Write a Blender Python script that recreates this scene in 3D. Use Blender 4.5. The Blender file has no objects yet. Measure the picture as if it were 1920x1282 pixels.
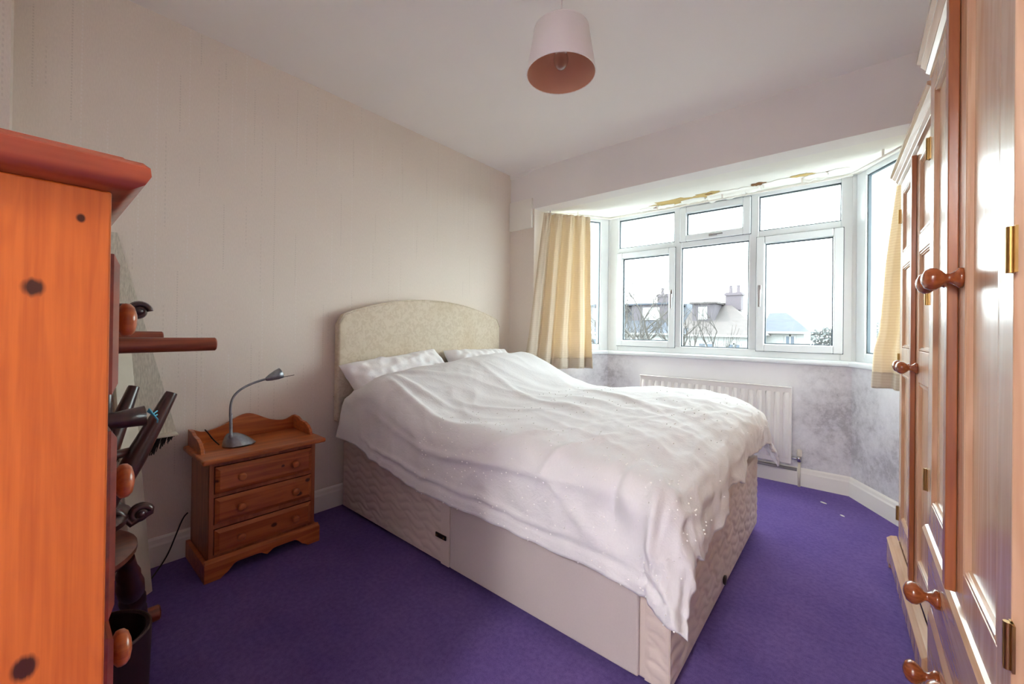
import bpy, bmesh, math, random
from mathutils import Vector, Matrix, noise
random.seed(7)
sc = bpy.context.scene
col = sc.collection

# ------------------------------------------------------------------ camera
F_PX, W_PX = 759.56, 1920.0
YAW, PITCH, ROLL = 0.6997, 0.0044, 0.0125
CAM = Vector((2.3743, -2.7813, 1.0711))
cd = bpy.data.cameras.new('camera'); cam = bpy.data.objects.new('camera', cd); col.objects.link(cam)
cd.sensor_width = 36; cd.lens = F_PX*36/W_PX; cd.shift_y = -26.79/W_PX
cd.clip_start = 0.02; cd.clip_end = 500
_f = Vector((-math.sin(YAW), math.cos(YAW), 0)); _r = Vector((math.cos(YAW), math.sin(YAW), 0)); _u = Vector((0, 0, 1))
_f2 = _f*math.cos(PITCH)+_u*math.sin(PITCH); _u2 = _u*math.cos(PITCH)-_f*math.sin(PITCH)
_r3 = _r*math.cos(ROLL)+_u2*math.sin(ROLL); _u3 = _u2*math.cos(ROLL)-_r*math.sin(ROLL)
cam.matrix_world = Matrix(((_r3.x, _u3.x, -_f2.x, CAM.x), (_r3.y, _u3.y, -_f2.y, CAM.y), (_r3.z, _u3.z, -_f2.z, CAM.z), (0, 0, 0, 1)))
sc.camera = cam
sc.cycles.diffuse_bounces = 8

# ------------------------------------------------------------------ sky, exposure
world = bpy.data.worlds.new('sky'); sc.world = world; world.use_nodes = True
bg = world.node_tree.nodes['Background']
bg.inputs['Color'].default_value = (0.90, 1.0, 0.97, 1)
bg.inputs['Strength'].default_value = 5.2
sun_d = bpy.data.lights.new('sun', 'SUN'); sun_d.energy = 2.2; sun_d.angle = math.radians(1.0); sun_d.color = (1.0, 0.93, 0.82)
sun = bpy.data.objects.new('sun', sun_d); col.objects.link(sun)
sun.rotation_euler = Vector((1.0, 0.12, -1.6)).to_track_quat('-Z', 'Y').to_euler()
vs = sc.view_settings
vs.view_transform = 'Standard'; vs.look = 'None'; vs.exposure = 1.27; vs.gamma = 1.0; vs.use_curve_mapping = False

# ------------------------------------------------------------------ materials
def srgb(r, g, b):
    f = lambda c: (c/255/12.92) if c/255 <= 0.04045 else ((c/255+0.055)/1.055)**2.4
    return (f(r), f(g), f(b), 1.0)
class NT:
    def __init__(s, name):
        s.m = bpy.data.materials.new(name); s.m.use_nodes = True; s.t = s.m.node_tree
        s.b = s.t.nodes['Principled BSDF']; s.out = s.t.nodes['Material Output']
    def n(s, typ, **kw):
        nd = s.t.nodes.new(typ)
        for k, v in kw.items():
            if k.startswith('i_'):
                key = k[2:]; key = int(key) if key.isdigit() else key.replace('_', ' ')
                nd.inputs[key].default_value = v
            else: setattr(nd, k, v)
        return nd
    def l(s, a, b): s.t.links.new(a, b)
    def coord(s, kind='Object', scale=(1, 1, 1)):
        c = s.n('ShaderNodeTexCoord'); mp = s.n('ShaderNodeMapping'); mp.inputs['Scale'].default_value = scale
        s.l(c.outputs[kind], mp.inputs['Vector']); return mp.outputs['Vector']
    def noise(s, vec, scale, detail=4, rough=.55, dist=0):
        nd = s.n('ShaderNodeTexNoise', i_Scale=scale, i_Detail=detail, i_Roughness=rough, i_Distortion=dist); s.l(vec, nd.inputs['Vector']); return nd.outputs['Fac']
    def ramp(s, fac, stops):
        nd = s.n('ShaderNodeValToRGB'); e = nd.color_ramp.elements
        while len(e) < len(stops): e.new(0.5)
        for k, (p, c) in enumerate(stops): e[k].position = p; e[k].color = c
        s.l(fac, nd.inputs['Fac']); return nd.outputs['Color']
    def mix(s, fac, a, b, typ='MIX'):
        nd = s.n('ShaderNodeMix', data_type='RGBA', blend_type=typ)
        for sock, v in ((nd.inputs[0], fac), (nd.inputs[6], a), (nd.inputs[7], b)):
            if isinstance(v, (int, float, tuple)): sock.default_value = v
            else: s.l(v, sock)
        return nd.outputs[2]
    def math(s, op, a, b=None, c=None):
        nd = s.n('ShaderNodeMath', operation=op)
        for k, v in enumerate((a, b, c)):
            if v is None: continue
            if isinstance(v, (int, float)): nd.inputs[k].default_value = v
            else: s.l(v, nd.inputs[k])
        return nd.outputs[0]
    def bump(s, h, strength=.3, dist=.002):
        nd = s.n('ShaderNodeBump', i_Strength=strength, i_Distance=dist); s.l(h, nd.inputs['Height']); s.l(nd.outputs['Normal'], s.b.inputs['Normal'])
    def base(s, c):
        if isinstance(c, tuple): s.b.inputs['Base Color'].default_value = c
        else: s.l(c, s.b.inputs['Base Color'])
    def set(s, rough=None, metal=None, spec=None, coat=None, coat_rough=None):
        if rough is not None: s.b.inputs['Roughness'].default_value = rough
        if metal is not None: s.b.inputs['Metallic'].default_value = metal
        if spec is not None: s.b.inputs['Specular IOR Level'].default_value = spec
        if coat is not None: s.b.inputs['Coat Weight'].default_value = coat
        if coat_rough is not None: s.b.inputs['Coat Roughness'].default_value = coat_rough
        return s
M = {}
def plain(name, c, rough=.5, metal=0, spec=.5, var=.06, vs_=12, bump=0, bscale=200):
    t = NT(name); v = t.coord()
    if var:
        f = t.noise(v, vs_, 5)
        t.base(t.ramp(f, [(.3, tuple(x*(1-var) for x in c[:3])+(1,)), (.7, tuple(min(1, x*(1+var)) for x in c[:3])+(1,))]))
    else: t.base(c)
    if bump: t.bump(t.noise(v, bscale, 3), bump, .001)
    t.set(rough, metal, spec); M[name] = t.m; return t.m
def wood(name, light, dark, knot, axis=2, rough=.35, knots=(), coat=.3, scale=1.0, grain=1.0):
    """stained pine / hardwood: stretched noise and wave grain along one local axis, knots at given local points"""
    t = NT(name); s = [9*scale, 9*scale, 9*scale]; s[axis] = .8*scale
    v = t.coord('Object', tuple(s))
    n1 = t.noise(v, 1.6, 4, .5, .8)
    s2 = [70*scale, 70*scale, 70*scale]; s2[axis] = 1.5*scale
    v2 = t.coord('Object', tuple(s2)); n2 = t.noise(v2, 1.0, 3, .6)
    w = t.math('SINE', t.math('MULTIPLY', n1, 26.0)); w = t.math('MULTIPLY_ADD', w, .5, .5)
    f = t.math('ADD', t.math('MULTIPLY', w, .35*grain), t.math('MULTIPLY', n2, .65))
    c = t.ramp(f, [(.25, light), (.8, dark)])
    tc = t.n('ShaderNodeTexCoord')
    for (kx, ky, kz, kr) in knots:
        vm = t.n('ShaderNodeVectorMath', operation='SUBTRACT', i_1=(kx, ky, kz)); t.l(tc.outputs['Object'], vm.inputs[0])
        sc_ = t.n('ShaderNodeVectorMath', operation='MULTIPLY'); q = [1, 1, 1]; q[axis] = .8; sc_.inputs[1].default_value = q; t.l(vm.outputs[0], sc_.inputs[0])
        ln = t.n('ShaderNodeVectorMath', operation='LENGTH'); t.l(sc_.outputs[0], ln.inputs[0])
        d = t.math('ADD', ln.outputs['Value'], t.math('MULTIPLY', t.math('SUBTRACT', n2, .5), kr*.8))
        mr = t.n('ShaderNodeMapRange', i_1=kr*.6, i_2=kr*1.1, i_3=1.0, i_4=0.0); t.l(d, mr.inputs[0])
        c = t.mix(mr.outputs[0], c, knot)
    t.base(c); t.set(rough, 0, .5, coat, .24 if name.startswith('robe') else .14); t.bump(f, .12, .001); M[name] = t.m; return t.m

# painted plaster
def paint(name, c, mould=None, var=.03):
    t = NT(name); v = t.coord('Object')
    f = t.noise(v, 3.0, 5)
    cc = t.ramp(f, [(.3, tuple(x*(1-var) for x in c[:3])+(1,)), (.7, c)])
    if mould:
        tc = t.n('ShaderNodeTexCoord'); tot = None
        for (px, py, pz, rx, rz, amt) in mould:
            vm = t.n('ShaderNodeVectorMath', operation='SUBTRACT', i_1=(px, py, pz)); t.l(tc.outputs['Object'], vm.inputs[0])
            m2 = t.n('ShaderNodeVectorMath', operation='DIVIDE', i_1=(rx, rx, rz)); t.l(vm.outputs[0], m2.inputs[0])
            ln = t.n('ShaderNodeVectorMath', operation='LENGTH'); t.l(m2.outputs[0], ln.inputs[0])
            mr = t.n('ShaderNodeMapRange', i_1=.1, i_2=1.0, i_3=amt, i_4=0.0); t.l(ln.outputs['Value'], mr.inputs[0])
            tot = mr.outputs[0] if tot is None else t.math('MAXIMUM', tot, mr.outputs[0])
        big = t.noise(v, 6.0, 6, .7); fine = t.noise(v, 22.0, 8, .8)
        g = t.math('MULTIPLY', t.math('MULTIPLY', big, fine), 3.0)
        g = t.math('MULTIPLY', t.math('POWER', g, 2.0), tot)
        g = t.math('MINIMUM', g, .6)
        cc = t.mix(g, cc, srgb(120, 114, 122))
    t.base(cc); t.set(.62, 0, .3); t.bump(t.noise(v, 30, 5), .08, .002); M[name] = t.m; return t.m

paint('ceiling_paint', srgb(244, 240, 237), var=.02)
paint('wall_paint', srgb(240, 236, 234))
paint('bay_paint', srgb(236, 235, 238), mould=[(2.36, .70, .45, .42, .55, .8), (2.55, .45, .3, .45, .5, .7), (.62, .70, .70, .30, .45, .65), (.45, .45, .62, .3, .25, .45), (2.1, .7, .15, .3, .25, .6), (2.25, .7, .78, .25, .2, .5)])
paint('trim_paint', srgb(240, 237, 230), var=.04)
paint('stain_paint', srgb(206, 176, 112), var=.3)
paint('stain_brown', srgb(128, 84, 40), var=.3)
paint('flake_paint', srgb(242, 239, 232), var=.05)

def wallpaper(name, c, axis):
    """cream woven-effect paper with broken vertical rows of tiny dots, running up the wall"""
    t = NT(name); tc = t.n('ShaderNodeTexCoord'); sp = t.n('ShaderNodeSeparateXYZ'); t.l(tc.outputs['Object'], sp.inputs[0])
    h, z = sp.outputs[axis], sp.outputs[2]
    v = t.coord('Object')
    cloud = t.noise(v, 1.4, 4)
    cc = t.ramp(cloud, [(.3, tuple(x*.96 for x in c[:3])+(1,)), (.7, c)])
    wv = t.coord('Object', (300, 300, 60)); weave = t.noise(wv, 1.0, 2)
    cc = t.mix(.35, cc, t.ramp(weave, [(.35, (.86, .85, .84, 1)), (.65, (1, 1, 1, 1))]), 'MULTIPLY')
    # column cells
    def columns(width, seed, dotp, duty):
        k = t.math('FLOOR', t.math('DIVIDE', h, width)); fr = t.math('FRACT', t.math('DIVIDE', h, width))
        wn = t.n('ShaderNodeTexWhiteNoise', noise_dimensions='2D'); cb = t.n('ShaderNodeCombineXYZ', i_Y=seed); t.l(k, cb.inputs[0]); t.l(cb.outputs[0], wn.inputs['Vector'])
        ctr = t.math('MULTIPLY_ADD', wn.outputs['Value'], .6, .2)
        line = t.math('LESS_THAN', t.math('ABSOLUTE', t.math('SUBTRACT', fr, ctr)), .0022/width)
        dots = t.math('GREATER_THAN', t.math('FRACT', t.math('DIVIDE', z, dotp)), .5)
        cb2 = t.n('ShaderNodeCombineXYZ'); t.l(t.math('MULTIPLY', k, 3.7), cb2.inputs[0]); t.l(t.math('MULTIPLY', z, 1.6), cb2.inputs[1])
        seg = t.math('GREATER_THAN', t.noise(cb2.outputs[0], 1.0, 1), duty)
        return t.math('MULTIPLY', t.math('MULTIPLY', line, dots), seg)
    cc = t.mix(t.math('MULTIPLY', columns(.085, 1.0, .016, .56), .30), cc, (.92, .90, .88, 1))
    cc = t.mix(t.math('MULTIPLY', columns(.11, 5.0, .012, .58), .22), cc, srgb(150, 140, 128))
    cc = t.mix(t.math('MULTIPLY', columns(.07, 9.0, .020, .62), .18), cc, srgb(160, 150, 138))
    t.base(cc); t.set(.6, 0, .25); t.bump(weave, .12, .001); M[name] = t.m
wallpaper('wallpaper', srgb(236, 226, 214), 1)
wallpaper('wallpaper_pier', srgb(234, 224, 214), 0)

t = NT('carpet'); v = t.coord('Object')
big = t.noise(v, 2.2, 6, .65); fine = t.noise(v, 420, 3, .7); mid = t.noise(v, 60, 4, .6)
c = t.ramp(big, [(.3, srgb(112, 92, 160)), (.7, srgb(134, 112, 178))])
c = t.mix(.9, c, t.ramp(fine, [(.3, (.6, .58, .64, 1)), (.65, (1.0, 1, 1, 1))]), 'MULTIPLY')
c = t.mix(.8, c, t.ramp(mid, [(.3, (.70, .68, .74, 1)), (.62, (1.05, 1.05, 1.05, 1))]), 'MULTIPLY')
st = t.noise(v, 5.5, 6, .75)
c = t.mix(t.ramp(st, [(.66, (0, 0, 0, 1)), (.78, (.35, .35, .35, 1))]), c, srgb(150, 132, 168))
t.base(c); t.set(.95, 0, .05); t.b.inputs['Sheen Weight'].default_value = .25; t.b.inputs['Sheen Tint'].default_value = srgb(150, 130, 210)
t.bump(t.math('ADD', fine, t.math('MULTIPLY', mid, .8)), .55, .006); M['carpet'] = t.m

wood('chest_pine', srgb(214, 112, 44), srgb(178, 78, 24), srgb(70, 28, 12), 2, .38, knots=[(.37, .351, 1.11, .0085), (.37, .349, .703, .011), (.37, .385, 1.192, .004)], coat=.25, scale=2.2, grain=.45)
wood('chest_top_pine', srgb(176, 84, 52), srgb(140, 58, 34), srgb(70, 28, 12), 1, .3, coat=.4)
wood('chest_front_pine', srgb(150, 66, 46), srgb(116, 44, 30), srgb(70, 28, 12), 0, .3, coat=.4)
wood('knob_pine', srgb(196, 104, 48), srgb(160, 74, 28), srgb(90, 40, 18), 1, .28, coat=.5, scale=2)
NK = [(-.30, .31, .413, .010), (-.245, .31, .27, .012), (-.07, .31, .31, .013), (-.22, .31, .14, .011), (-.17, .31, .41, .008)]
wood('night_pine', srgb(196, 110, 56), srgb(158, 78, 34), srgb(80, 36, 16), 1, .36, knots=[(.3015, .036, .413, .011), (.3015, .30, .415, .007), (.3015, .415, .318, .011), (.3015, .375, .262, .012), (.3015, .265, .15, .011)], coat=.25)
wood('night_side', srgb(176, 104, 62), srgb(140, 74, 40), srgb(80, 36, 16), 2, .4, coat=.2)
wood('robe_pine', srgb(218, 180, 148), srgb(196, 150, 114), srgb(104, 62, 40), 2, .22, knots=[(.12, .03, .62, .014), (.66, .03, .50, .016), (.30, .03, 1.0, .010)], coat=.5)
wood('robe_rail', srgb(216, 178, 146), srgb(194, 148, 112), srgb(104, 62, 40), 0, .22, coat=.5)
wood('robe_edge', srgb(176, 104, 58), srgb(140, 74, 36), srgb(90, 44, 20), 2, .3, coat=.4)
wood('robe_knob', srgb(170, 92, 48), srgb(128, 60, 28), srgb(80, 36, 16), 1, .2, coat=.8, scale=2)
wood('dark_wood', srgb(70, 36, 34), srgb(44, 20, 22), srgb(20, 8, 8), 2, .28, coat=.5)
wood('seat_wood', srgb(112, 60, 44), srgb(78, 36, 28), srgb(30, 14, 10), 1, .3, coat=.5, scale=.7)
wood('red_wood', srgb(150, 72, 44), srgb(112, 46, 28), srgb(50, 20, 12), 1, .35, coat=.4)
plain('leather', srgb(52, 28, 32), .45, bump=.2)
plain('leather_seam', srgb(90, 64, 50), .5)
plain('black_bristle', srgb(34, 28, 26), .9)
plain('blue_string', srgb(92, 186, 214), .7)
plain('board_cream', srgb(206, 198, 180), .7)
t = NT('woven'); v = t.coord('Object', (220, 220, 40)); w = t.noise(v, 1, 2)
t.base(t.ramp(w, [(.3, srgb(186, 180, 164)), (.7, srgb(216, 210, 194))])); t.set(.8); t.bump(w, .3, .002); M['woven'] = t.m

def cloth(name, c, scale=(500, 90, 500), rough=.85, trans=0.0, var=.04, bmp=.18):
    t = NT(name); v = t.coord('Object', scale); w = t.noise(v, 1, 3)
    v2 = t.coord('Object'); cl = t.noise(v2, 5, 4)
    cc = t.ramp(cl, [(.3, tuple(x*(1-var) for x in c[:3])+(1,)), (.7, c)])
    cc = t.mix(.22, cc, t.ramp(w, [(.3, (.86, .86, .87, 1)), (.65, (1, 1, 1, 1))]), 'MULTIPLY')
    t.base(cc); t.set(rough, 0, .2); t.b.inputs['Sheen Weight'].default_value = .1; t.bump(w, bmp, .001)
    if trans:
        tr = t.n('ShaderNodeBsdfTranslucent'); t.l(cc, tr.inputs['Color'])
        mx = t.n('ShaderNodeMixShader', i_0=trans); t.l(t.b.outputs[0], mx.inputs[1]); t.l(tr.outputs[0], mx.inputs[2]); t.l(mx.outputs[0], t.out.inputs['Surface'])
    if name in ('duvet_cotton', 'pillow_cotton'):
        cr = t.noise(t.coord('Object', (26, 40, 40)), 1, 6, .65, 1.5); t.bump(t.math('ADD', t.math('MULTIPLY', w, .12), cr), .35, .006)
    M[name] = t.m; return t
cloth('duvet_cotton', srgb(236, 236, 238), (420, 60, 60))
cloth('pillow_cotton', srgb(246, 245, 246), (300, 300, 300))
cloth('sheet', srgb(230, 228, 226), (300, 300, 300))
cloth('divan_fabric', srgb(224, 210, 200), (260, 260, 260), .6)
cloth('divan_plain', srgb(206, 196, 192), (160, 160, 160), .8)
cloth('shade_white', srgb(248, 244, 238), (500, 500, 500), .8)
cloth('shade_copper', srgb(214, 164, 136), (500, 500, 500), .7)
plain('knot_cotton', srgb(252, 251, 250), .9, var=0)
# curtain: cream cloth with faint horizontal slub ribs, lets daylight through
t = NT('curtain_cloth'); tc = t.n('ShaderNodeTexCoord'); sp = t.n('ShaderNodeSeparateXYZ'); t.l(tc.outputs['Object'], sp.inputs[0])
rib = t.math('MULTIPLY_ADD', t.math('SINE', t.math('MULTIPLY', sp.outputs[2], 2*math.pi/.016)), .5, .5)
v = t.coord('Object', (40, 40, 260)); w = t.noise(v, 1, 3)
cc = t.mix(t.math('MULTIPLY', rib, .4), srgb(218, 206, 188), srgb(206, 190, 166)); cc = t.mix(.15, cc, w, 'MULTIPLY')
t.base(cc); t.set(.75, 0, .2); t.bump(rib, .15, .002)
tr = t.n('ShaderNodeBsdfTranslucent'); t.l(t.mix(t.math('MULTIPLY', rib, .8), srgb(238, 202, 142), srgb(216, 164, 98)), tr.inputs['Color'])
mx = t.n('ShaderNodeMixShader', i_0=.11); t.l(t.b.outputs[0], mx.inputs[1]); t.l(tr.outputs[0], mx.inputs[2]); t.l(mx.outputs[0], t.out.inputs['Surface'])
M['curtain_cloth'] = t.m
# headboard damask
t = NT('damask'); v = t.coord('Object'); a = t.noise(v, 34, 3, .5, 1.2); b_ = t.noise(v, 400, 2); stn = t.noise(v, 2.2, 3)
c = t.ramp(a, [(.42, srgb(206, 192, 170)), (.55, srgb(216, 204, 184))])
c = t.mix(t.ramp(stn, [(.5, (0, 0, 0, 1)), (.75, (.5, .5, .5, 1))]), c, srgb(184, 158, 118)); c = t.mix(.2, c, t.ramp(b_, [(.3, (.8, .8, .8, 1)), (.7, (1, 1, 1, 1))]), 'MULTIPLY')
t.base(c); t.set(.7, 0, .3); t.bump(a, .2, .002); M['damask'] = t.m

plain('upvc', srgb(226, 230, 232), .28, var=.02)
plain('gasket', srgb(64, 78, 88), .5)
plain('rad_white', srgb(232, 228, 224), .35, var=.02)
plain('pipe_cream', srgb(214, 206, 190), .4)
plain('grey_pipe', srgb(150, 146, 146), .5)
plain('chrome', srgb(190, 190, 192), .2, 1)
plain('brass', srgb(176, 140, 84), .32, 1, var=.15)
plain('dark_metal', srgb(78, 70, 62), .4, 1)
plain('lamp_steel', srgb(150, 154, 160), .42, .85, var=.25, vs_=40)
plain('black_cable', srgb(30, 28, 30), .5)
plain('white_plastic', srgb(238, 234, 228), .4)
plain('bulb_cap', srgb(190, 180, 160), .3, 1)
t = NT('glass'); gl = t.n('ShaderNodeBsdfGlossy', i_Roughness=.02); tp = t.n('ShaderNodeBsdfTransparent'); tp.inputs['Color'].default_value = (.96, .985, 1, 1)
lwn = t.n('ShaderNodeLayerWeight', i_Blend=.5); fr_ = t.math('MULTIPLY_ADD', t.math('POWER', lwn.outputs['Facing'], 4.0), .5, .03); mx = t.n('ShaderNodeMixShader'); t.l(fr_, mx.inputs[0]); t.l(tp.outputs[0], mx.inputs[1]); t.l(gl.outputs[0], mx.inputs[2]); t.l(mx.outputs[0], t.out.inputs['Surface']); M['glass'] = t.m
plain('roof_tile', srgb(66, 60, 60), .8, var=.15, vs_=3)
plain('roof_slate', srgb(48, 53, 64), .8, var=.15, vs_=3)
plain('dormer_tile', srgb(70, 64, 70), .8, var=.15, vs_=3)
plain('render_white', srgb(140, 140, 140), .8)
plain('house_brick', srgb(78, 70, 76), .8, var=.1)
plain('far_glass', srgb(60, 72, 88), .2)
plain('bark', srgb(58, 54, 52), .9, var=.2)
plain('leaf_green', srgb(84, 104, 52), .8, var=.3)
plain('leaf_dull', srgb(78, 84, 84), .9, var=.3)
plain('lawn', srgb(60, 62, 54), .9, var=.2, vs_=1)
plain('fence_wood', srgb(150, 132, 116), .8, var=.1)

# ------------------------------------------------------------------ mesh helpers
class MB:
    def __init__(s): s.v = []; s.f = []
    def add(s, verts, faces):
        o = len(s.v); s.v += [tuple(p) for p in verts]; s.f += [tuple(i+o for i in fc) for fc in faces]; return s
    def box(s, x0, x1, y0, y1, z0, z1):
        x0, x1 = sorted((x0, x1)); y0, y1 = sorted((y0, y1)); z0, z1 = sorted((z0, z1))
        return s.add([(x0, y0, z0), (x1, y0, z0), (x1, y1, z0), (x0, y1, z0), (x0, y0, z1), (x1, y0, z1), (x1, y1, z1), (x0, y1, z1)],
                     [(0, 3, 2, 1), (4, 5, 6, 7), (0, 1, 5, 4), (1, 2, 6, 5), (2, 3, 7, 6), (3, 0, 4, 7)])
    def tube(s, pts, rad, n=10, cap=True):
        pts = [Vector(p) for p in pts]; rad = rad if isinstance(rad, (list, tuple)) else [rad]*len(pts)
        V = []; ref = None
        for i, p in enumerate(pts):
            d = (pts[min(i+1, len(pts)-1)]-pts[max(i-1, 0)]).normalized()
            if ref is None: ref = Vector((0, 0, 1)) if abs(d.z) < .9 else Vector((1, 0, 0))
            a = d.cross(ref).normalized(); b = a.cross(d).normalized(); ref = b
            V += [p+(a*math.cos(2*math.pi*k/n)+b*math.sin(2*math.pi*k/n))*rad[i] for k in range(n)]
        Fc = [(i*n+k, i*n+(k+1) % n, (i+1)*n+(k+1) % n, (i+1)*n+k) for i in range(len(pts)-1) for k in range(n)]
        if cap: Fc += [tuple(reversed(range(n))), tuple(range((len(pts)-1)*n, len(pts)*n))]
        return s.add(V, Fc)
    def lathe(s, prof, n=20, origin=(0, 0, 0), axis=(0, 0, 1), cap=True):
        q = Vector(axis).normalized().to_track_quat('Z', 'Y'); o = Vector(origin); V = []
        for (r, h) in prof: V += [o+q @ Vector((r*math.cos(2*math.pi*k/n), r*math.sin(2*math.pi*k/n), h)) for k in range(n)]
        Fc = [(i*n+k, i*n+(k+1) % n, (i+1)*n+(k+1) % n, (i+1)*n+k) for i in range(len(prof)-1) for k in range(n)]
        if cap: Fc += [tuple(reversed(range(n))), tuple(range((len(prof)-1)*n, len(prof)*n))]
        return s.add(V, Fc)
    def prism(s, poly, fn, a0, a1):
        """poly in 2D, fn(p, a) -> 3D point; extruded from a0 to a1"""
        n = len(poly); V = [fn(p, a0) for p in poly]+[fn(p, a1) for p in poly]
        return s.add(V, [tuple(reversed(range(n))), tuple(range(n, 2*n))]+[(k, (k+1) % n, n+(k+1) % n, n+k) for k in range(n)])
    def grid(s, fn, nu, nv):
        V = [fn(i/(nu-1), j/(nv-1)) for i in range(nu) for j in range(nv)]
        return s.add(V, [(i*nv+j, (i+1)*nv+j, (i+1)*nv+j+1, i*nv+j+1) for i in range(nu-1) for j in range(nv-1)])
    def build(s, name, mat, parent=None, smooth=False, bevel=0, seg=2, flip=True):
        me = bpy.data.meshes.new(name); me.from_pydata(s.v, [], s.f); me.update()
        if flip:
            bm = bmesh.new(); bm.from_mesh(me); bmesh.ops.recalc_face_normals(bm, faces=bm.faces); bm.to_mesh(me); bm.free()
        o = bpy.data.objects.new(name, me); col.objects.link(o)
        me.materials.append(M[mat] if isinstance(mat, str) else mat)
        if parent is not None: o.parent = parent
        if smooth:
            for p in me.polygons: p.use_smooth = True
            if smooth == 'auto': me.set_sharp_from_angle(angle=math.radians(38))
        if bevel:
            md = o.modifiers.new('bevel', 'BEVEL'); md.width = bevel; md.segments = seg; md.limit_method = 'ANGLE'; md.angle_limit = math.radians(35)
        return o
def B(*a): return MB().box(*a)
def tag(o, label, cat, group=None, kind=None):
    o['label'] = label; o['category'] = cat
    if group: o['group'] = group
    if kind: o['kind'] = kind
    return o
def struct(o, label=None):
    o['kind'] = 'structure'
    if label: o['label'] = label
    return o
def thing(name, loc, label, cat, rz=0, group=None):
    o = bpy.data.objects.new(name, None); col.objects.link(o); o.empty_display_size = .05
    o.location = loc; o.rotation_euler = (0, 0, rz); return tag(o, label, cat, group)
def copy_tree(o, parent=None):
    c = o.copy(); col.objects.link(c)
    if parent is not None: c.parent = parent
    for ch in list(o.children): copy_tree(ch, c)
    return c
def nz(x, y, z=0): return noise.noise(Vector((x, y, z)))
def sstep(a, b, x):
    q = min(1, max(0, (x-a)/(b-a))); return q*q*(3-2*q)
def lerp(a, b, q): return a+(b-a)*q
def interp(tbl, x):
    if x <= tbl[0][0]: return tbl[0][1]
    for (a, p), (b, q) in zip(tbl, tbl[1:]):
        if x <= b: return p+(q-p)*(x-a)/(b-a)
    return tbl[-1][1]

# ------------------------------------------------------------------ room shell
H, XR, YB = 2.455, 3.12, -3.42
T = .12
BAY = [(.27, .0), (.27, .15), (.61, .72), (2.37, .72), (2.71, .15), (2.71, 0)]   # inner plan line of the bay below the sill
floor_poly = [(0, YB), (XR, YB), (XR, 0), (2.71, 0), (2.71, .15), (2.37, .72), (.61, .72), (.27, .15), (.27, 0), (0, 0)]
struct(MB().prism(floor_poly, lambda p, a: (p[0], p[1], a), -.08, 0).build('floor', 'carpet'), 'purple pile carpet with pale worn marks')
struct(B(-T, XR+T, YB-T, .14, H, H+.1).build('ceiling', 'ceiling_paint'))
struct(B(-T, 0, YB-T, T, -.08, H).build('wall_left', 'wallpaper'), 'cream wallpapered wall with dotted vertical streaks')
struct(B(0, .25, YB, -2.834, 0, H).build('wall_chimney', 'wallpaper'), 'papered chimney breast beside the chest of drawers')
struct(B(XR, XR+T, YB-T, T, -.08, H).build('wall_right', 'wall_paint'))
# back wall with a doorway opening beside the camera
wb = MB(); wb.box(0, 1.80, YB-T, YB, 0, H); wb.box(2.62, XR, YB-T, YB, 0, H); wb.box(1.80, 2.62, YB-T, YB, 2.02, H)
struct(wb.build('wall_back', 'wall_paint'))
# unseen landing added beyond the doorway behind the camera, to house the fill globe
ld = MB(); ld.box(1.0, 1.12, -5.2, YB-T, 0, H); ld.box(3.4, 3.52, -5.2, YB-T, 0, H); ld.box(1.0, 3.52, -5.32, -5.2, 0, H)
struct(ld.build('wall_landing', 'wall_paint'))
struct(B(1.0, 3.52, -5.32, YB-T, H, H+.1).build('ceiling_landing', 'ceiling_paint')); struct(B(1.0, 3.52, -5.32, YB-.0001, -.08, 0).build('floor_landing', 'carpet'))
# window wall: papered pier, painted beam over the bay
struct(B(0, .27, 0, .15, 0, 2.113).build('wall_pier', 'wallpaper_pier'), 'narrow papered pier left of the bay window')
# beam face with the ragged dropped ceiling-line at its left end
bm_ = MB()
bm_.box(0, XR, 0, .14, 2.113, H)
struct(bm_.build('wall_beam', 'wall_paint'), 'painted beam across the bay opening')
rg = []
for k in range(15):
    x = .002+.40*k/14
    rg.append((x, .030*(1-sstep(.17, .27, x))+.006*nz(x*16, 3)+.004))
poly = [(x, H-d) for x, d in rg]+[(.40, H+.0), (.002, H+.0)]
struct(MB().prism(poly, lambda p, a: (p[0], a, p[1]), -.014, -.001).build('trim_2', 'ceiling_paint'), 'sagging lining paper at the ceiling corner')
struct(B(2.71, XR, 0, .15, 0, 2.113).build('wall_window', 'wall_paint'))
# boxed pelmet end on the pier
struct(B(.003, .255, -.022, -.001, 1.95, 2.205).build('trim_1', 'trim_paint', bevel=.003), 'small painted box panel above the pier')
# bay dado walls (below the sill), each facet
def facet(name, a, b, z0, z1, thick, mat, over=.0):
    a = Vector((a[0], a[1], 0)); b = Vector((b[0], b[1], 0)); d = (b-a).normalized(); n = Vector((-d.y, d.x, 0))
    a = a-d*over; b = b+d*over
    V = [a, b, b+n*thick, a+n*thick]
    return MB().prism([(p.x, p.y) for p in V], lambda p, q: (p[0], p[1], q), z0, z1).build(name, mat)
for nm, (a, b) in zip(('wall_bay_left', 'wall_bay_front', 'wall_bay_right'), ((BAY[1], BAY[2]), (BAY[2], BAY[3]), (BAY[3], BAY[4]))):
    struct(facet(nm, a, b, 0, .872, .17, 'bay_paint', .02))
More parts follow.
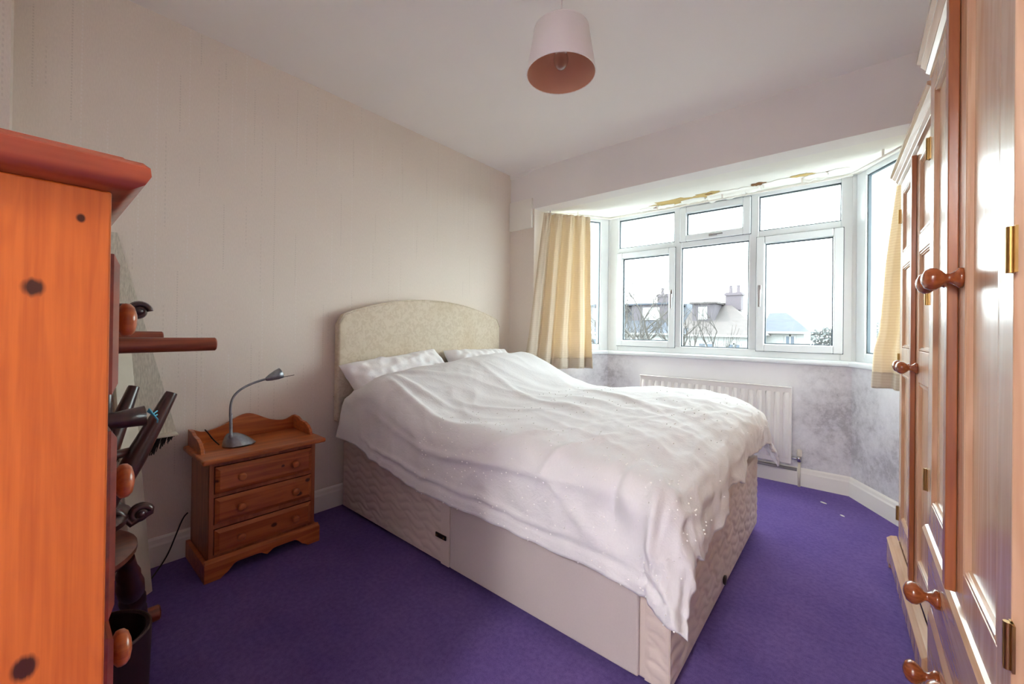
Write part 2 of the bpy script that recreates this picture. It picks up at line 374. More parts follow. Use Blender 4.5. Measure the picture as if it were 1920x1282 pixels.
# baseboards
def skirt(name, a, b, h=.125, t_=.018, ov=0):
    a = Vector((a[0], a[1], 0)); b = Vector((b[0], b[1], 0)); d = (b-a).normalized(); n = Vector((d.y, -d.x, 0)); a = a-d*ov; b = b+d*ov
    prof = [(0, 0), (t_, 0), (t_, h*.72), (t_*.75, h*.80), (t_*.6, h*.93), (t_*.25, h), (0, h)]
    mb = MB(); mb.prism(prof, lambda p, q: tuple(a+d*q+n*p[0]+Vector((0, 0, p[1]))), 0, (b-a).length)
    return struct(mb.build(name, 'trim_paint'))
skirt('baseboard_left', (0, -2.834), (0, 0))
skirt('baseboard_pier', (0, 0), (.27, 0)); skirt('baseboard_reveal', (.27, 0), (.27, .15))
skirt('baseboard_bay_left', BAY[1], BAY[2]); skirt('baseboard_bay_front', BAY[2], BAY[3]); skirt('baseboard_bay_right', BAY[3], BAY[4])
# soffit over the bay, rising a little toward the glass
ZW0, ZW1 = .884, 2.155
sof = MB(); pl = [(.0, .1405), (XR, .1405), (XR, .3), (2.80, .35), (2.50, .95), (.50, .95), (.10, .35), (0, .3)]
zs = lambda y: 2.1135+.022*max(0, min(1, (y-.14)/.2))
n = len(pl); V = [(x, y, zs(y)) for x, y in pl]+[(x, y, 2.454) for x, y in pl]
sof.add(V, [tuple(range(n)), tuple(reversed(range(n, 2*n)))]+[(k, (k+1) % n, n+(k+1) % n, n+k) for k in range(n)])
soffit = struct(sof.build('ceiling_bay', 'flake_paint'), 'flaking painted ceiling of the bay')
# cover strip where the soffit meets the window heads
hs = MB()
for a, b in ((BAY[1], BAY[2]), (BAY[2], BAY[3]), (BAY[3], BAY[4])):
    a3 = Vector((a[0], a[1], 0)); b3 = Vector((b[0], b[1], 0)); d = (b3-a3).normalized(); nn = Vector((-d.y, d.x, 0))
    q = [a3-d*.0, b3+d*.0, b3+nn*.10, a3+nn*.10]
    hs.prism([(p.x, p.y) for p in q], lambda p, z: (p[0], p[1], z), ZW1-.03, 2.134)
struct(hs.build('trim_3', 'trim_paint', bevel=.004), 'painted strip above the bay windows')
# peeling paint: stained bare patches and curled flakes hanging from the soffit
def patch(cx, cy, w, d, mat, name, lab, seed, dz=.0015):
    rnd = random.Random(seed); pts = []
    for k in range(22):
        a = 2*math.pi*k/22; r = .72+.5*rnd.random()
        pts.append((cx+math.cos(a)*w*r*.5, cy+math.sin(a)*d*r*.5))
    mb = MB(); V = [(x, y, zs(y)-dz) for x, y in pts]+[(x, y, zs(y)-dz+.0012) for x, y in pts]; n_ = len(pts)
    mb.add(V, [tuple(range(n_)), tuple(reversed(range(n_, 2*n_)))]+[(k, (k+1) % n_, n_+(k+1) % n_, n_+k) for k in range(n_)])
    o = mb.build(name, mat, soffit); o['label'] = lab; return o
for k, a in enumerate([(1.24, .60, .34, .14, 'stain_paint'), (1.50, .58, .20, .12, 'stain_paint'), (1.52, .57, .06, .03, 'stain_brown'), (1.36, .655, .2, .02, 'stain_brown'), (1.85, .56, .09, .07, 'stain_brown'), (2.10, .55, .14, .05, 'stain_paint'), (2.26, .60, .11, .05, 'stain_brown'), (1.10, .67, .10, .03, 'stain_brown')]):
    patch(a[0], a[1], a[2], a[3], a[4], 'damp_stain', 'brown damp stain on the bay ceiling', 20+k, .0016+.0004*k)
def flake(cx, cy, w, d, curl, seed):
    rnd = random.Random(seed); ph = rnd.random()*9
    def fn(u, v_):
        x = cx+(u-.5)*w; y = cy+d*.5-v_*d*(1+.35*nz(u*5+ph, 1.3))*(.55+.45*math.sin(math.pi*min(1, max(0, u))))
        dr = curl*(1-v_)**2*(.6+.6*nz(u*4+ph, 7))
        return (x, y+.0, zs(y)-.004-abs(dr))
    o = MB().grid(fn, 14, 7).build('paint_flake', 'flake_paint', soffit, True, flip=False)
    md = o.modifiers.new('thick', 'SOLIDIFY'); md.thickness = .0012; return o
for k, a in enumerate([(1.62, .62, .26, .13, .045), (1.38, .63, .18, .08, .02), (1.75, .62, .20, .10, .03), (1.98, .58, .22, .08, .025), (2.18, .60, .14, .08, .035), (2.30, .58, .12, .06, .03), (.98, .65, .10, .05, .015), (1.16, .655, .14, .05, .02)]): flake(*a, 40+k)

# ------------------------------------------------------------------ windows
def rect_frame(mb, x0, x1, z0, z1, w, y0, y1):
    wl, wr, wb_, wt = w if isinstance(w, tuple) else (w,)*4
    mb.box(x0, x0+wl, y0, y1, z0, z1); mb.box(x1-wr, x1, y0, y1, z0, z1); mb.box(x0+wl, x1-wr, y0, y1, z0, z0+wb_); mb.box(x0+wl, x1-wr, y0, y1, z1-wt, z1)
def make_window(name, a, b, lights, mull, trans, outer, label):
    """local x along the wall from a to b, local y outward; lights: (x0, x1, z0, z1, opening, handle side)"""
    a = Vector((a[0], a[1], 0)); b = Vector((b[0], b[1], 0)); L = (b-a).length
    w = bpy.data.objects.new(name, None); col.objects.link(w); w.location = a; w.rotation_euler = (0, 0, math.atan2((b-a).y, (b-a).x)); struct(w, label)
    f = MB(); rect_frame(f, 0, L, ZW0, ZW1, outer, .0, .07)
    for m0, m1, z0, z1 in mull: f.box(m0, m1, .0, .07, z0, z1)
    for x0, x1, z0, z1 in trans: f.box(x0, x1, .0, .07, z0, z1)
    f.build('frame', 'upvc', w, bevel=.006)
    for (x0, x1, z0, z1, op, hs_) in lights:
        if op:
            s = MB(); rect_frame(s, x0-.012, x1+.012, z0-.012, z1+.012, .052, -.018, .05); so = s.build('sash', 'upvc', w, bevel=.006)
            gk = MB(); rect_frame(gk, x0-.015, x1+.015, z0-.015, z1+.015, .006, -.004, .006); gk.build('sash_seal', 'gasket', so)
            i = .042
            if hs_:
                zc = (z0+z1)/2
                hb = MB()
                if hs_ == 'b':
                    xc = (x0+x1)/2; hb.box(xc-.03, xc+.03, -.032, -.018, z0+.004, z0+.024); hb.box(xc-.01, xc+.075, -.046, -.032, z0+.008, z0+.02)
                else:
                    xh = x1-.012 if hs_ == 'r' else x0+.012
                    hb.box(xh-.011, xh+.011, -.032, -.018, zc-.005, zc+.065); hb.box(xh-.008, xh+.008, -.048, -.032, zc-.10, zc+.03)
                hb.build('handle', 'chrome', so, bevel=.004)
        else: i = .0
        p = MB(); rect_frame(p, x0+i, x1-i, z0+i, z1-i, .007, .012, .03); p.build('seal', 'gasket', w)
        MB().box(x0+i, x1-i, .026, .032, z0+i, z1-i).build('pane', 'glass', w)
    return w
WY = .755
def vis(x): return x-.61
TZ0, TZ1 = 1.778, 1.838
mid = .945
make_window('window_2', (.61, WY), (2.37, WY),
    [(.085, .59, mid, TZ0, True, 'r'), (.65, 1.15, mid, TZ0, False, None), (1.215, 1.70, mid, TZ0, True, 'l'),
     (.085, .59, TZ1, ZW1-.055, False, None), (.65, 1.15, TZ1, ZW1-.055, True, 'b'), (1.215, 1.70, TZ1, ZW1-.055, False, None)],
    [(.59, .65, ZW0+.06, ZW1-.05), (1.15, 1.215, ZW0+.06, ZW1-.05)], [(.08, .59, TZ0, TZ1), (.65, 1.15, TZ0, TZ1), (1.215, 1.70, TZ0, TZ1)], (.085, .062, .061, .055), 'white plastic bay window of six lights facing the houses')
dl = Vector((.61-.27, .755-.15, 0)).length
make_window('window_1', (.25, .165), (.592, .745), [(.07, dl-.105, mid, ZW1-.06, False, None)], [], [], (.07, .085, .061, .06), 'narrow white side window behind the gathered cream curtain')
make_window('window_3', (2.388, .745), (2.73, .165), [(.085, dl-.09, mid, ZW1-.06, False, None)], [], [], (.085, .07, .061, .06), 'narrow white side window beside the pine wardrobe')
# posts joining the facets
for k, x in enumerate((.595, 2.385)):
    struct(MB().tube([(x, WY+.03, ZW0), (x, WY+.03, ZW1)], .034, 12).build('trim_%d' % (4+k), 'upvc', smooth='auto'))
# sill board following the bay with a rounded nose
def offs(pts, d):
    out = []
    for i, p in enumerate(pts):
        p = Vector((p[0], p[1])); dirs = []
        if i > 0: dirs.append((p-Vector(pts[i-1])).normalized())
        if i < len(pts)-1: dirs.append((Vector(pts[i+1])-p).normalized())
        nn = sum((Vector((q.y, -q.x)) for q in dirs), Vector((0, 0))).normalized(); c = nn.dot(Vector((dirs[0].y, -dirs[0].x)))
        out.append(p+nn*d/c)
    return out
line = BAY[1:5]
sill = MB(); prof = [(-.12, .85), (.016, .85), (.026, .854), (.03, .866), (.026, .880), (.016, .886), (-.12, .886)]
rows = [[(q.x, q.y, z) for q in offs(line, d)] for d, z in prof]
n = len(line); V = [p for r in rows for p in r]; m_ = len(prof)
sill.add(V, [(i*n+k, i*n+k+1, ((i+1) % m_)*n+k+1, ((i+1) % m_)*n+k) for i in range(m_) for k in range(n-1)]+[tuple(i*n for i in range(m_)), tuple(i*n+n-1 for i in reversed(range(m_)))])
struct(sill.build('trim_6', 'upvc', smooth='auto'), 'white window sill board around the bay')

# ------------------------------------------------------------------ bed
X0, X1, Y0, Y1 = .09, 1.98, -1.592, -.205
bed = thing('divan_bed', (X0, Y0, 0), 'cream quilted double divan base with drawers against the papered wall', 'bed')
LX, LY, ZT = X1-X0, Y1-Y0, .40
XS = 1.035-X0    # split between the two halves
def quilt(a, z):
    """leaf-shaped quilting: sheared rows of wavy lines, alternate rows in antiphase"""
    w1 = z/.043-.26*math.sin(2*math.pi*a/.15); d1 = abs(w1-round(w1))*.043
    w2 = (a+1.25*z+.014*math.sin(2*math.pi*z/.086))/.135; d2 = abs(w2-round(w2))*.135*.62
    return .0045*(1-math.exp(-(min(d1, d2)/.007)**2))
base_z = .03
def quilt_panel(name, ax, a0, a1, fixed, sgn, parent):
    nu = max(30, int((a1-a0)/.007)); nv = 54
    def fn(u, v_):
        a = lerp(a0, a1, u); z = lerp(base_z, ZT, v_)
        e = min(1, min(u, 1-u)*(a1-a0)/.015)*min(1, min(v_, 1-v_)*(ZT-base_z)/.015)
        h = quilt(a, z)*max(0, e)
        return (a, fixed+sgn*h, z) if ax == 'x' else (fixed+sgn*h, a, z)
    return MB().grid(fn, nu, nv).build(name, 'divan_fabric', parent, True, flip=False)
core = MB(); core.box(.004, XS-.002, .004, LY-.004, base_z, ZT); hb_ = core.build('base_head_half', 'divan_fabric', bed, bevel=.008)
core = MB(); core.box(XS+.002, LX-.004, .004, LY-.004, base_z, ZT); fb_ = core.build('base_foot_half', 'divan_fabric', bed, bevel=.008)
quilt_panel('quilted_panel', 'x', .0, XS-.055, .003, -1, hb_)
B(XS-.055, XS+.0, -.006, .01, base_z, ZT).build('border_strip', 'divan_fabric', hb_, bevel=.003)
quilt_panel('quilted_panel', 'x', 1.815, LX, .003, -1, fb_)
quilt_panel('quilted_panel', 'y', .0, LY, LX-.003, 1, fb_)
dr = B(XS+.012, 1.800, -.012, .004, base_z+.008, ZT-.075).build('drawer', 'divan_plain', bed, bevel=.005)
# brass-coloured link plate joining the halves
lk = B(XS-.082, XS-.012, -.016, -.010, .145, .165).build('link_plate', 'dark_metal', bed, bevel=.002)
for dx in (.012, .058): MB().lathe([(.004, 0), (.004, .003)], 10, (XS-.082+dx, -.016, .155), (0, -1, 0)).build('screw', 'brass', lk)
MB().lathe([(.016, 0), (.018, .004), (.018, .008), (.009, .010)], 16, (LX+.003, .62, .075), (1, 0, 0)).build('vent_eyelet', 'dark_metal', bed, True)
for x, y in ((.12, .10), (LX-.12, .10), (.12, LY-.10), (LX-.12, LY-.10), (XS-.1, LY/2), (XS+.1, LY/2)):
    MB().lathe([(.02, 0), (.024, .004), (.024, .026), (.02, .031)], 14, (x, y, 0)).build('castor', 'dark_metal', bed, True)
# headboard (fixed to the base): arched, padded, piped
hbY0, hbY1 = -1.622, -.212
def arch(y):
    q = (y-(hbY0+hbY1)/2)/((hbY1-hbY0)/2); return 1.268-.128*abs(q)**2.1
poly = []
for k in range(41):
    y = lerp(hbY0, hbY1, k/40); q = min(y-hbY0, hbY1-y); z = arch(y)
    if q < .05: z -= .05-math.sqrt(max(0, .05**2-(.05-q)**2))
    poly.append((y, z))
poly = [(hbY0, .515)]+poly+[(hbY1, .515)]
def hbfn(p, a): return (a-X0, p[0]-Y0, p[1])
hd = MB().prism(poly, hbfn, .022, .075).build('headboard', 'damask', bed, bevel=.012, seg=3)
MB().tube([hbfn(p, .069) for p in poly[1:-1]], .005, 8).build('piping', 'damask', hd, True)
B(.020-X0, .080-X0, hbY0-.001-Y0, hbY1+.001-Y0, .658, .662).build('seam', 'damask', hd)
for y in (.35, 1.05): B(-.055, -.03, y, y+.04, .1, .55).build('headboard_strut', 'dark_metal', hd)

# mattress
mt = MB().box(X0+.01, X1-.02, Y0+.02, Y1-.02, ZT+.001, .585).build('mattress', 'sheet', bevel=.05, seg=4)
tag(mt, 'white covered mattress under the duvet on the divan', 'mattress')

# pillows
def pillow(name, label, ctr, size, rot, seed):
    L_, W_, T_ = size
    def sh(u, v_, sgn):
        a, b = 2*u-1, 2*v_-1
        ax = abs(a); bx = abs(b)
        th = (max(0, 1-ax**3.2)**.55)*(max(0, 1-bx**3.2)**.55)
        px = a*L_/2*(1-.07*(1-bx**2)*0-.06*(1-bx**1.5)*(ax**6)); py = b*W_/2*(1-.09*(1-ax**1.5)*(bx**6))
        wr = .014*nz(a*3+seed, b*3, sgn)*th**.5+.006*nz(a*9+seed, b*5, 3+sgn)+.018*nz(a*2.2+b*4+seed, a*7-b*1.2, 8)*min(1, th*2)
        return (px, py, sgn*(th*T_/2)+wr*(1 if th > .02 else 0))
    mb = MB(); mb.grid(lambda u, v_: sh(u, v_, 1), 46, 30); mb.grid(lambda u, v_: sh(u, v_, -1), 46, 30)
    o = mb.build(name, 'pillow_cotton', None, True, flip=False)
    bm = bmesh.new(); bm.from_mesh(o.data); bmesh.ops.remove_doubles(bm, verts=bm.verts, dist=.0008); bmesh.ops.recalc_face_normals(bm, faces=bm.faces); bm.to_mesh(o.data); bm.free()
    for p in o.data.polygons: p.use_smooth = True
    md = o.modifiers.new('sub', 'SUBSURF'); md.levels = 1; md.render_levels = 1
    o.matrix_world = Matrix.Translation(ctr) @ rot
    return tag(o, label, 'pillow', 'pillows on the bed')
# local x -> along the wall, local y -> up the headboard, tilted back
def tilt(roll, lean):
    ex = Vector((0, 1, 0)); ey = Vector((-math.cos(lean), 0, math.sin(lean))); ez = ex.cross(ey)
    m = Matrix((ex, ey, ez)).transposed().to_4x4(); return m @ Matrix.Rotation(roll, 4, 'Z')
pillow('pillow', 'white pillow nearest the bedside cabinet, leaning on the headboard', Vector((.235, -1.25, .735)), (.76, .43, .17), tilt(.13, math.radians(48)), 1.0)
pillow('pillow', 'white pillow on the window side of the bed against the headboard', Vector((.245, -.530, .755)), (.67, .42, .17), tilt(-.02, math.radians(48)), 7.0)

# duvet: a draped sheet over the mattress, hanging over the near side, the foot and the far side
XE, YN, YF = X1-.06, Y0+.06, Y1-.06
def top_h(x, y):
    t_ = (y-Y0)/(Y1-Y0)
    h = .652+.062*sstep(0, .75, t_)
    h += (.155+.03*t_)*sstep(.95, .32, x)
    h -= .022*math.exp(-((x-1.05)/.2)**2)*t_
    h += .02*math.exp(-((x-1.6)/.3)**2)*t_+.012*nz(x*2.6, y*2.6, 4)
    h -= .10*sstep(.45, .12, x)*sstep(.32, .0, t_)
    h -= .03*sstep(1.80, 1.98, x)
    return h
def ridge(x, y, z=0): return 1-abs(nz(x, y, z))*2
RR = .105
def duvet_pt(s_, t_):
    xs = lerp(.15, X1, s_)
    zt = interp([(.15, .455), (.48, .405), (.76, .355), (1.04, .335), (1.88, .335), (1.98, .375)], xs)
    ovN = (top_h(xs, YN)-zt-RR)/.985+RR*math.pi/2-.06+.010*nz(s_*9, 2)+.005*nz(s_*26, 5)
    ovF = interp([(0, .235), (.12, .21), (.25, .225), (.45, .17), (.65, .185), (.85, .21), (1, .25)], t_)+.03*nz(t_*11, 4)+.016*nz(t_*30, 9)
    ovR = .22
    u0 = interp([(0, .135), (.12, .15), (.24, .20), (.36, .275), (.6, .315), (1, .30)], t_)+.008*nz(t_*14, 6)
    u = lerp(u0, X1+ovF, s_); v_ = lerp(Y0-ovN, Y1+ovR, t_)
    a = max(0, u-XE); b = (v_-YN) if v_ < YN else (v_-YF if v_ > YF else 0)
    d = math.hypot(a, b); dx, dy = (a/d, b/d) if d > 1e-6 else (0, 0)
    q = RR*math.pi/2
    if d < q: O, D = RR*math.sin(d/RR), RR*(1-math.cos(d/RR))
    else: O, D = RR+(.10+.25*(dx*abs(dy))*2)*(d-q), RR+.96*(d-q)
    x = min(u, XE)+O*dx; y = min(max(v_, YN), YF)+O*dy
    z = top_h(min(u, XE+.05), min(max(v_, YN), YF))-D
    hang = sstep(.06, .34, d)
    # folds
    flat = 1-hang*.6
    w = .010*nz(u*3.1, v_*3.1, 1)*flat+.0035*nz(u*9, v_*9, 2)
    # long soft ridges running away from the pillows and across the middle
    th = .5; a1 = u*math.cos(th)+v_*math.sin(th); b1 = -u*math.sin(th)+v_*math.cos(th)
    w += .008*(ridge(a1*1.3, b1*6.5, 3)-.6)*sstep(.25, .6, u)*sstep(1.6, 1.0, u)*(.35+.65*sstep(-1.5, -.7, v_))
    th = -.45; a2 = u*math.cos(th)+v_*math.sin(th); b2 = -u*math.sin(th)+v_*math.cos(th)
    w += .009*(ridge(a2*1.6, b2*7.0, 6)-.6)*sstep(.9, 1.4, u)
    w += .006*(ridge(u*14, v_*6, 12)-.6)*sstep(1.45, 1.9, u)
    w += .004*nz(u*26, v_*18, 13)*sstep(1.2, 1.7, u)
    # vertical folds in the hanging sides
    if b < 0:
        w += hang*(.014*nz(u*4.2+.8*b, 3.3, b*1.2)+.005*(ridge(u*8+b*2, 8.1, b)-.6))
    if a > 0:
        w += hang*(.024*nz(v_*8+1.5*a, 5.5, a)+.010*(ridge(v_*17, 2.1, a*2)-.6))
    # a few particular creases
    for (cu, cv, ang, ln, wd, amp) in ((1.62, -1.50, 1.2, .20, .022, .018), (1.82, -1.62, 1.5, .16, .02, -.022), (1.40, -1.52, .9, .15, .02, .014), (1.95, -1.66, 1.75, .14, .02, .02),
                                       (.55, -1.45, .15, .30, .03, .016), (.75, -1.55, -.10, .38, .025, .016), (1.2, -1.70, .06, .5, .018, .014), (.42, -1.30, .9, .22, .03, .014), (.95, -.95, -.18, .45, .03, .010), (1.35, -.7, -.5, .4, .025, .011), (1.05, -1.2, .5, .3, .03, .010)):
        p = (u-cu)*math.cos(ang)+(v_-cv)*math.sin(ang); r = -(u-cu)*math.sin(ang)+(v_-cv)*math.cos(ang)
        w += amp*math.exp(-(p/ln)**2-(r/wd)**2)
    # turned hem along the near side and irregular crinkles on the hanging cloth
    eh = (v_-(Y0-ovN))
    if v_ < YN:
        w += .009*math.exp(-((eh-.075-.03*nz(u*3, 4))/.012)**2)*sstep(.3, .7, u)*sstep(1.75, 1.45, u)-.006*math.exp(-((eh-.052)/.010)**2)*sstep(.3, .7, u)
    w += .007*(ridge(u*4.5+2*nz(u*2, v_*2), v_*4.5+2*nz(v_*2, u*2, 5), 17)-.55)*(.4+.6*sstep(-.9, -1.4, v_))
    return Vector((x, y, z)), w
NU, NV = 230, 210
P = [[duvet_pt(i/(NU-1), j/(NV-1)) for j in range(NV)] for i in range(NU)]
V = []
for i in range(NU):
    for j in range(NV):
        p, w = P[i][j]
        du = P[min(i+1, NU-1)][j][0]-P[max(i-1, 0)][j][0]; dv = P[i][min(j+1, NV-1)][0]-P[i][max(j-1, 0)][0]
        nn = du.cross(dv).normalized()
        q = p+nn*w
        if i < 6: q.z -= .012*(1-i/6)**2
        V.append(q)
mb = MB(); mb.add(V, [(i*NV+j, (i+1)*NV+j, (i+1)*NV+j+1, i*NV+j+1) for i in range(NU-1) for j in range(NV-1)])
duvet = mb.build('duvet', 'duvet_cotton', None, True, flip=False)
md = duvet.modifiers.new('thick', 'SOLIDIFY'); md.thickness = .012; md.offset = -1
tag(duvet, 'rumpled white cotton duvet draped over the bed', 'duvet')
# little woven knots along the striped lower half
kn = MB()
for k in range(420):
    row = random.choice([.30, .34, .38, .46, .50, .54, .60, .66, .72, .78, .84]); i = int((.35+.63*random.random())*(NU-1)); j = int(max(0, min(.995, random.choice([random.random(), random.random()*.25])))*(NV-1))
    p = V[i*NV+j]; e1 = V[min(i+1, NU-1)*NV+j]-V[max(i-1, 0)*NV+j]; e2 = V[i*NV+min(j+1, NV-1)]-V[i*NV+max(j-1, 0)]; p = p+e1.cross(e2).normalized()*.0015; kn.lathe([(.0004, -.002), (.0024, -.001), (.0026, .001), (.0004, .0026)], 5, p)
ko = kn.build('cotton_knots', 'knot_cotton', duvet); ko['kind'] = 'stuff'

# ------------------------------------------------------------------ bedside cabinet  (local x out of the wall, y along the wall)
nsx, nsy = .02, -2.307
ns = thing('bedside_cabinet', (nsx, nsy, 0), 'orange pine bedside cabinet with three drawers and scalloped gallery back', 'bedside cabinet')
NW, ND = .470, .31
body = MB(); body.box(.0, .288, .016, .030, .06, .495); body.box(.0, .288, NW-.030, NW-.016, .06, .495); body.box(0, .012, .03, NW-.03, .06, .495)
for z0, z1 in ((.472, .495), (.340, .356), (.207, .226), (.075, .097)): body.box(.0, .288, .03, NW-.03, z0, z1)
body.box(.274, .289, .016, .034, .06, .495); body.box(.274, .289, NW-.034, NW-.016, .06, .495)
body.build('body', 'night_side', ns, bevel=.0015)
topb = MB().box(.0, .335, -.018, NW+.018, .495, .517).build('top', 'night_pine', ns, bevel=.008, seg=3)
# plinth with a shaped front
pl_ = []
for k in range(29):
    y = lerp(.07, NW-.07, k/28); q = abs((y-NW/2)/(NW/2-.07))
    z = .012+.036*sstep(1.0, .72, q) - .018*math.exp(-(q/.10)**2) if q < 1 else 0
    pl_.append((y, z))
poly = [(-.002, 0), (.055, 0)]+[(.07, .012)]+pl_[1:-1]+[(NW-.07, .012), (NW-.055, 0), (NW+.002, 0), (NW+.002, .078), (-.002, .078)]
pln = MB(); pln.prism(poly, lambda p, a: (a, p[0], p[1]), .294, .312); pln.box(.0, .294, -.002, .014, 0, .078); pln.box(.0, .294, NW-.014, NW+.002, 0, .078)
pln.add([(.294, .0, .078), (.312, .0, .078), (.294, .0, .09), (.294, NW, .078), (.312, NW, .078), (.294, NW, .09)], [(0, 1, 2), (3, 5, 4), (1, 4, 5, 2), (0, 2, 5, 3), (0, 3, 4, 1)])
pln.build('plinth', 'night_pine', ns, bevel=.002)
# gallery
gp = [(.0, .517)]
for k in range(31):
    q = k/30; y = NW*q
    z = .568+.062*math.exp(-((q-.5)/.20)**2)+.022*(sstep(.13, .0, q)+sstep(.87, 1, q))
    gp.append((y, z))
gp.append((NW, .517))
MB().prism(gp, lambda p, a: (a, p[0], p[1]), .0, .014).build('gallery_back', 'night_pine', ns, bevel=.002)
sp_ = [(.014, .517), (.014, .590), (.06, .588), (.10, .575), (.15, .572), (.19, .560), (.215, .540), (.225, .517)]
for y in (.0, NW-.014): MB().prism(sp_, lambda p, a: (p[0], a, p[1]), y, y+.014).build('gallery_side', 'night_pine', ns, bevel=.002)
def knob_prof(r, h): return [(r*.55, 0), (r*.60, h*.10), (r*.42, h*.22), (r*.40, h*.38), (r*.62, h*.48), (r*.92, h*.60), (r, h*.74), (r*.93, h*.88), (r*.6, h*.97), (r*.1, h)]
def drawer_front(parent, ax0, y0, y1, z0, z1, mat, thick=.012, bev=.016, name='drawer', box_depth=.24):
    d = MB()
    V = [(ax0, y0, z0), (ax0, y1, z0), (ax0, y1, z1), (ax0, y0, z1), (ax0+.004, y0, z0), (ax0+.004, y1, z0), (ax0+.004, y1, z1), (ax0+.004, y0, z1),
         (ax0+thick, y0+bev, z0+bev), (ax0+thick, y1-bev, z0+bev), (ax0+thick, y1-bev, z1-bev), (ax0+thick, y0+bev, z1-bev)]
    Fc = [(0, 3, 2, 1)]+[(k, (k+1) % 4, 4+(k+1) % 4, 4+k) for k in range(4)]+[(4+k, 4+(k+1) % 4, 8+(k+1) % 4, 8+k) for k in range(4)]+[(8, 9, 10, 11)]
    d.add(V, Fc); d.box(ax0-box_depth, ax0-.0005, y0+.012, y1-.012, z0+.01, z1-.012)
    return d.build(name, mat, parent)
for z0, z1 in ((.356, .472), (.226, .340), (.097, .207)):
    d = drawer_front(ns, .2895, .036, NW-.036, z0+.002, z1-.002, 'night_pine')
    for y in (.128, .352): MB().lathe(knob_prof(.0165, .030), 16, (.3015, y, (z0+z1)/2), (1, 0, 0)).build('knob', 'night_pine', d, True)

# desk lamp on the cabinet
dl_ = thing('desk_lamp', (.185, -2.148, .517), 'small grey metal gooseneck lamp standing on the bedside cabinet', 'lamp')
def dome(u, v_):
    a = 2*math.pi*u; r = v_
    hh = .058*(1-r**2.2)
    cx = -.014*(1-r)
    return (.060*r*math.cos(a)*.82, .068*r*math.sin(a)+cx*1.6-.018*(1-r)**.7, hh+.004)
bs = MB().grid(dome, 33, 12); bs.lathe([(.05, 0), (.062, 0), (.062, .005), (.05, .005)], 24); 
MB().grid(dome, 33, 12).build('base', 'lamp_steel', dl_, True)
MB().lathe([(.001, .001), (.052, .001), (.056, .003), (.052, .0055), (.001, .0055)], 28).build('base_rim', 'dark_metal', dl_, True)
lx, ly, lz = dl_.location
pp = [(.2, -2.186, .575), (.2, -2.188, .62), (.2, -2.190, .70), (.2, -2.184, .735), (.2, -2.168, .762), (.2, -2.140, .784), (.2, -2.105, .800), (.2, -2.065, .812), (.2, -2.035, .818)]
pp = [(a-lx, b-ly, c-lz) for a, b, c in pp]
# smooth the neck
def smooth_path(p, it=2):
    for _ in range(it):
        q = [p[0]]
        for a, b in zip(p, p[1:]): q += [tuple(.75*x+.25*y for x, y in zip(a, b)), tuple(.25*x+.75*y for x, y in zip(a, b))]
        q.append(p[-1]); p = q
    return p
MB().tube(smooth_path(pp), .0052, 10).build('gooseneck', 'lamp_steel', dl_, True)
MB().lathe([(.011, 0), (.010, .012), (.007, .02), (.0055, .10), (.0055, .115)], 14, tuple(pp[0][k]-(0, 0, .02)[k] for k in range(3))).build('stem', 'lamp_steel', dl_, True)
hdp = Vector(pp[-1]); hv = Vector((0, .93, .36)).normalized()
hdm = MB().lathe([(.006, -.012), (.010, -.006), (.017, .012), (.024, .04), (.027, .062), (.0255, .062), (.022, .04), (.014, .014), (.004, .01)], 22, hdp, hv).build('lamp_head', 'lamp_steel', dl_, True)
MB().lathe([(.004, .012), (.016, .034), (.018, .05), (.012, .058), (.001, .06)], 14, hdp, hv).build('bulb', 'white_plastic', hdm, True)
MB().tube([hdp+hv*.062+Vector((0, .0, -.022)), hdp+hv*.062+Vector((.02, .055, -.012))], .0016, 6).build('grip_rod', 'dark_metal', hdm)
cb = [(.14, -2.215, .522), (.11, -2.232, .545), (.075, -2.245, .575), (.055, -2.25, .583)]
cb = [(a-lx, b-ly, c-lz) for a, b, c in cb]
cb2 = [(.010, -2.300, .20), (.014, -2.318, .185), (.026, -2.345, .12), (.03, -2.37, .05), (.05, -2.40, .012), (.12, -2.44, .006), (.20, -2.48, .006), (.30, -2.56, .006)]
MB().tube(smooth_path(cb), .0028, 8).build('cable', 'black_cable', dl_, True)
fx = MB().tube(smooth_path(cb2), .003, 8).build('power_cable', 'black_cable', None, True)
tag(fx, 'thin black cable trailing down the skirting onto the purple carpet', 'cable')

# ------------------------------------------------------------------ tall chest of drawers (front faces the window)
CX0, CX1, CYF, CZ = .97, 1.70, -2.721, 1.228
ch = thing('chest_of_drawers', (CX1-.37, CYF-.41, 0), 'tall orange pine chest of drawers close to the camera on the left', 'chest of drawers')
hw, dp = .365, .41
bd = MB(); bd.box(-hw, -hw+.02, 0, dp, .0, CZ); bd.box(-hw+.02, hw-.02, 0, .012, .05, CZ)
for z0, z1 in ((1.166, CZ), (.944, .985), (.688, .707), (.40, .432), (.05, .13)): bd.box(-hw+.02, hw-.02, .012, dp-.004, z0, z1)
bd.build('carcass', 'chest_front_pine', ch, bevel=.002)
B(hw-.02, hw+.005, 0, dp, 0, CZ).build('side_panel', 'chest_pine', ch, bevel=.002)
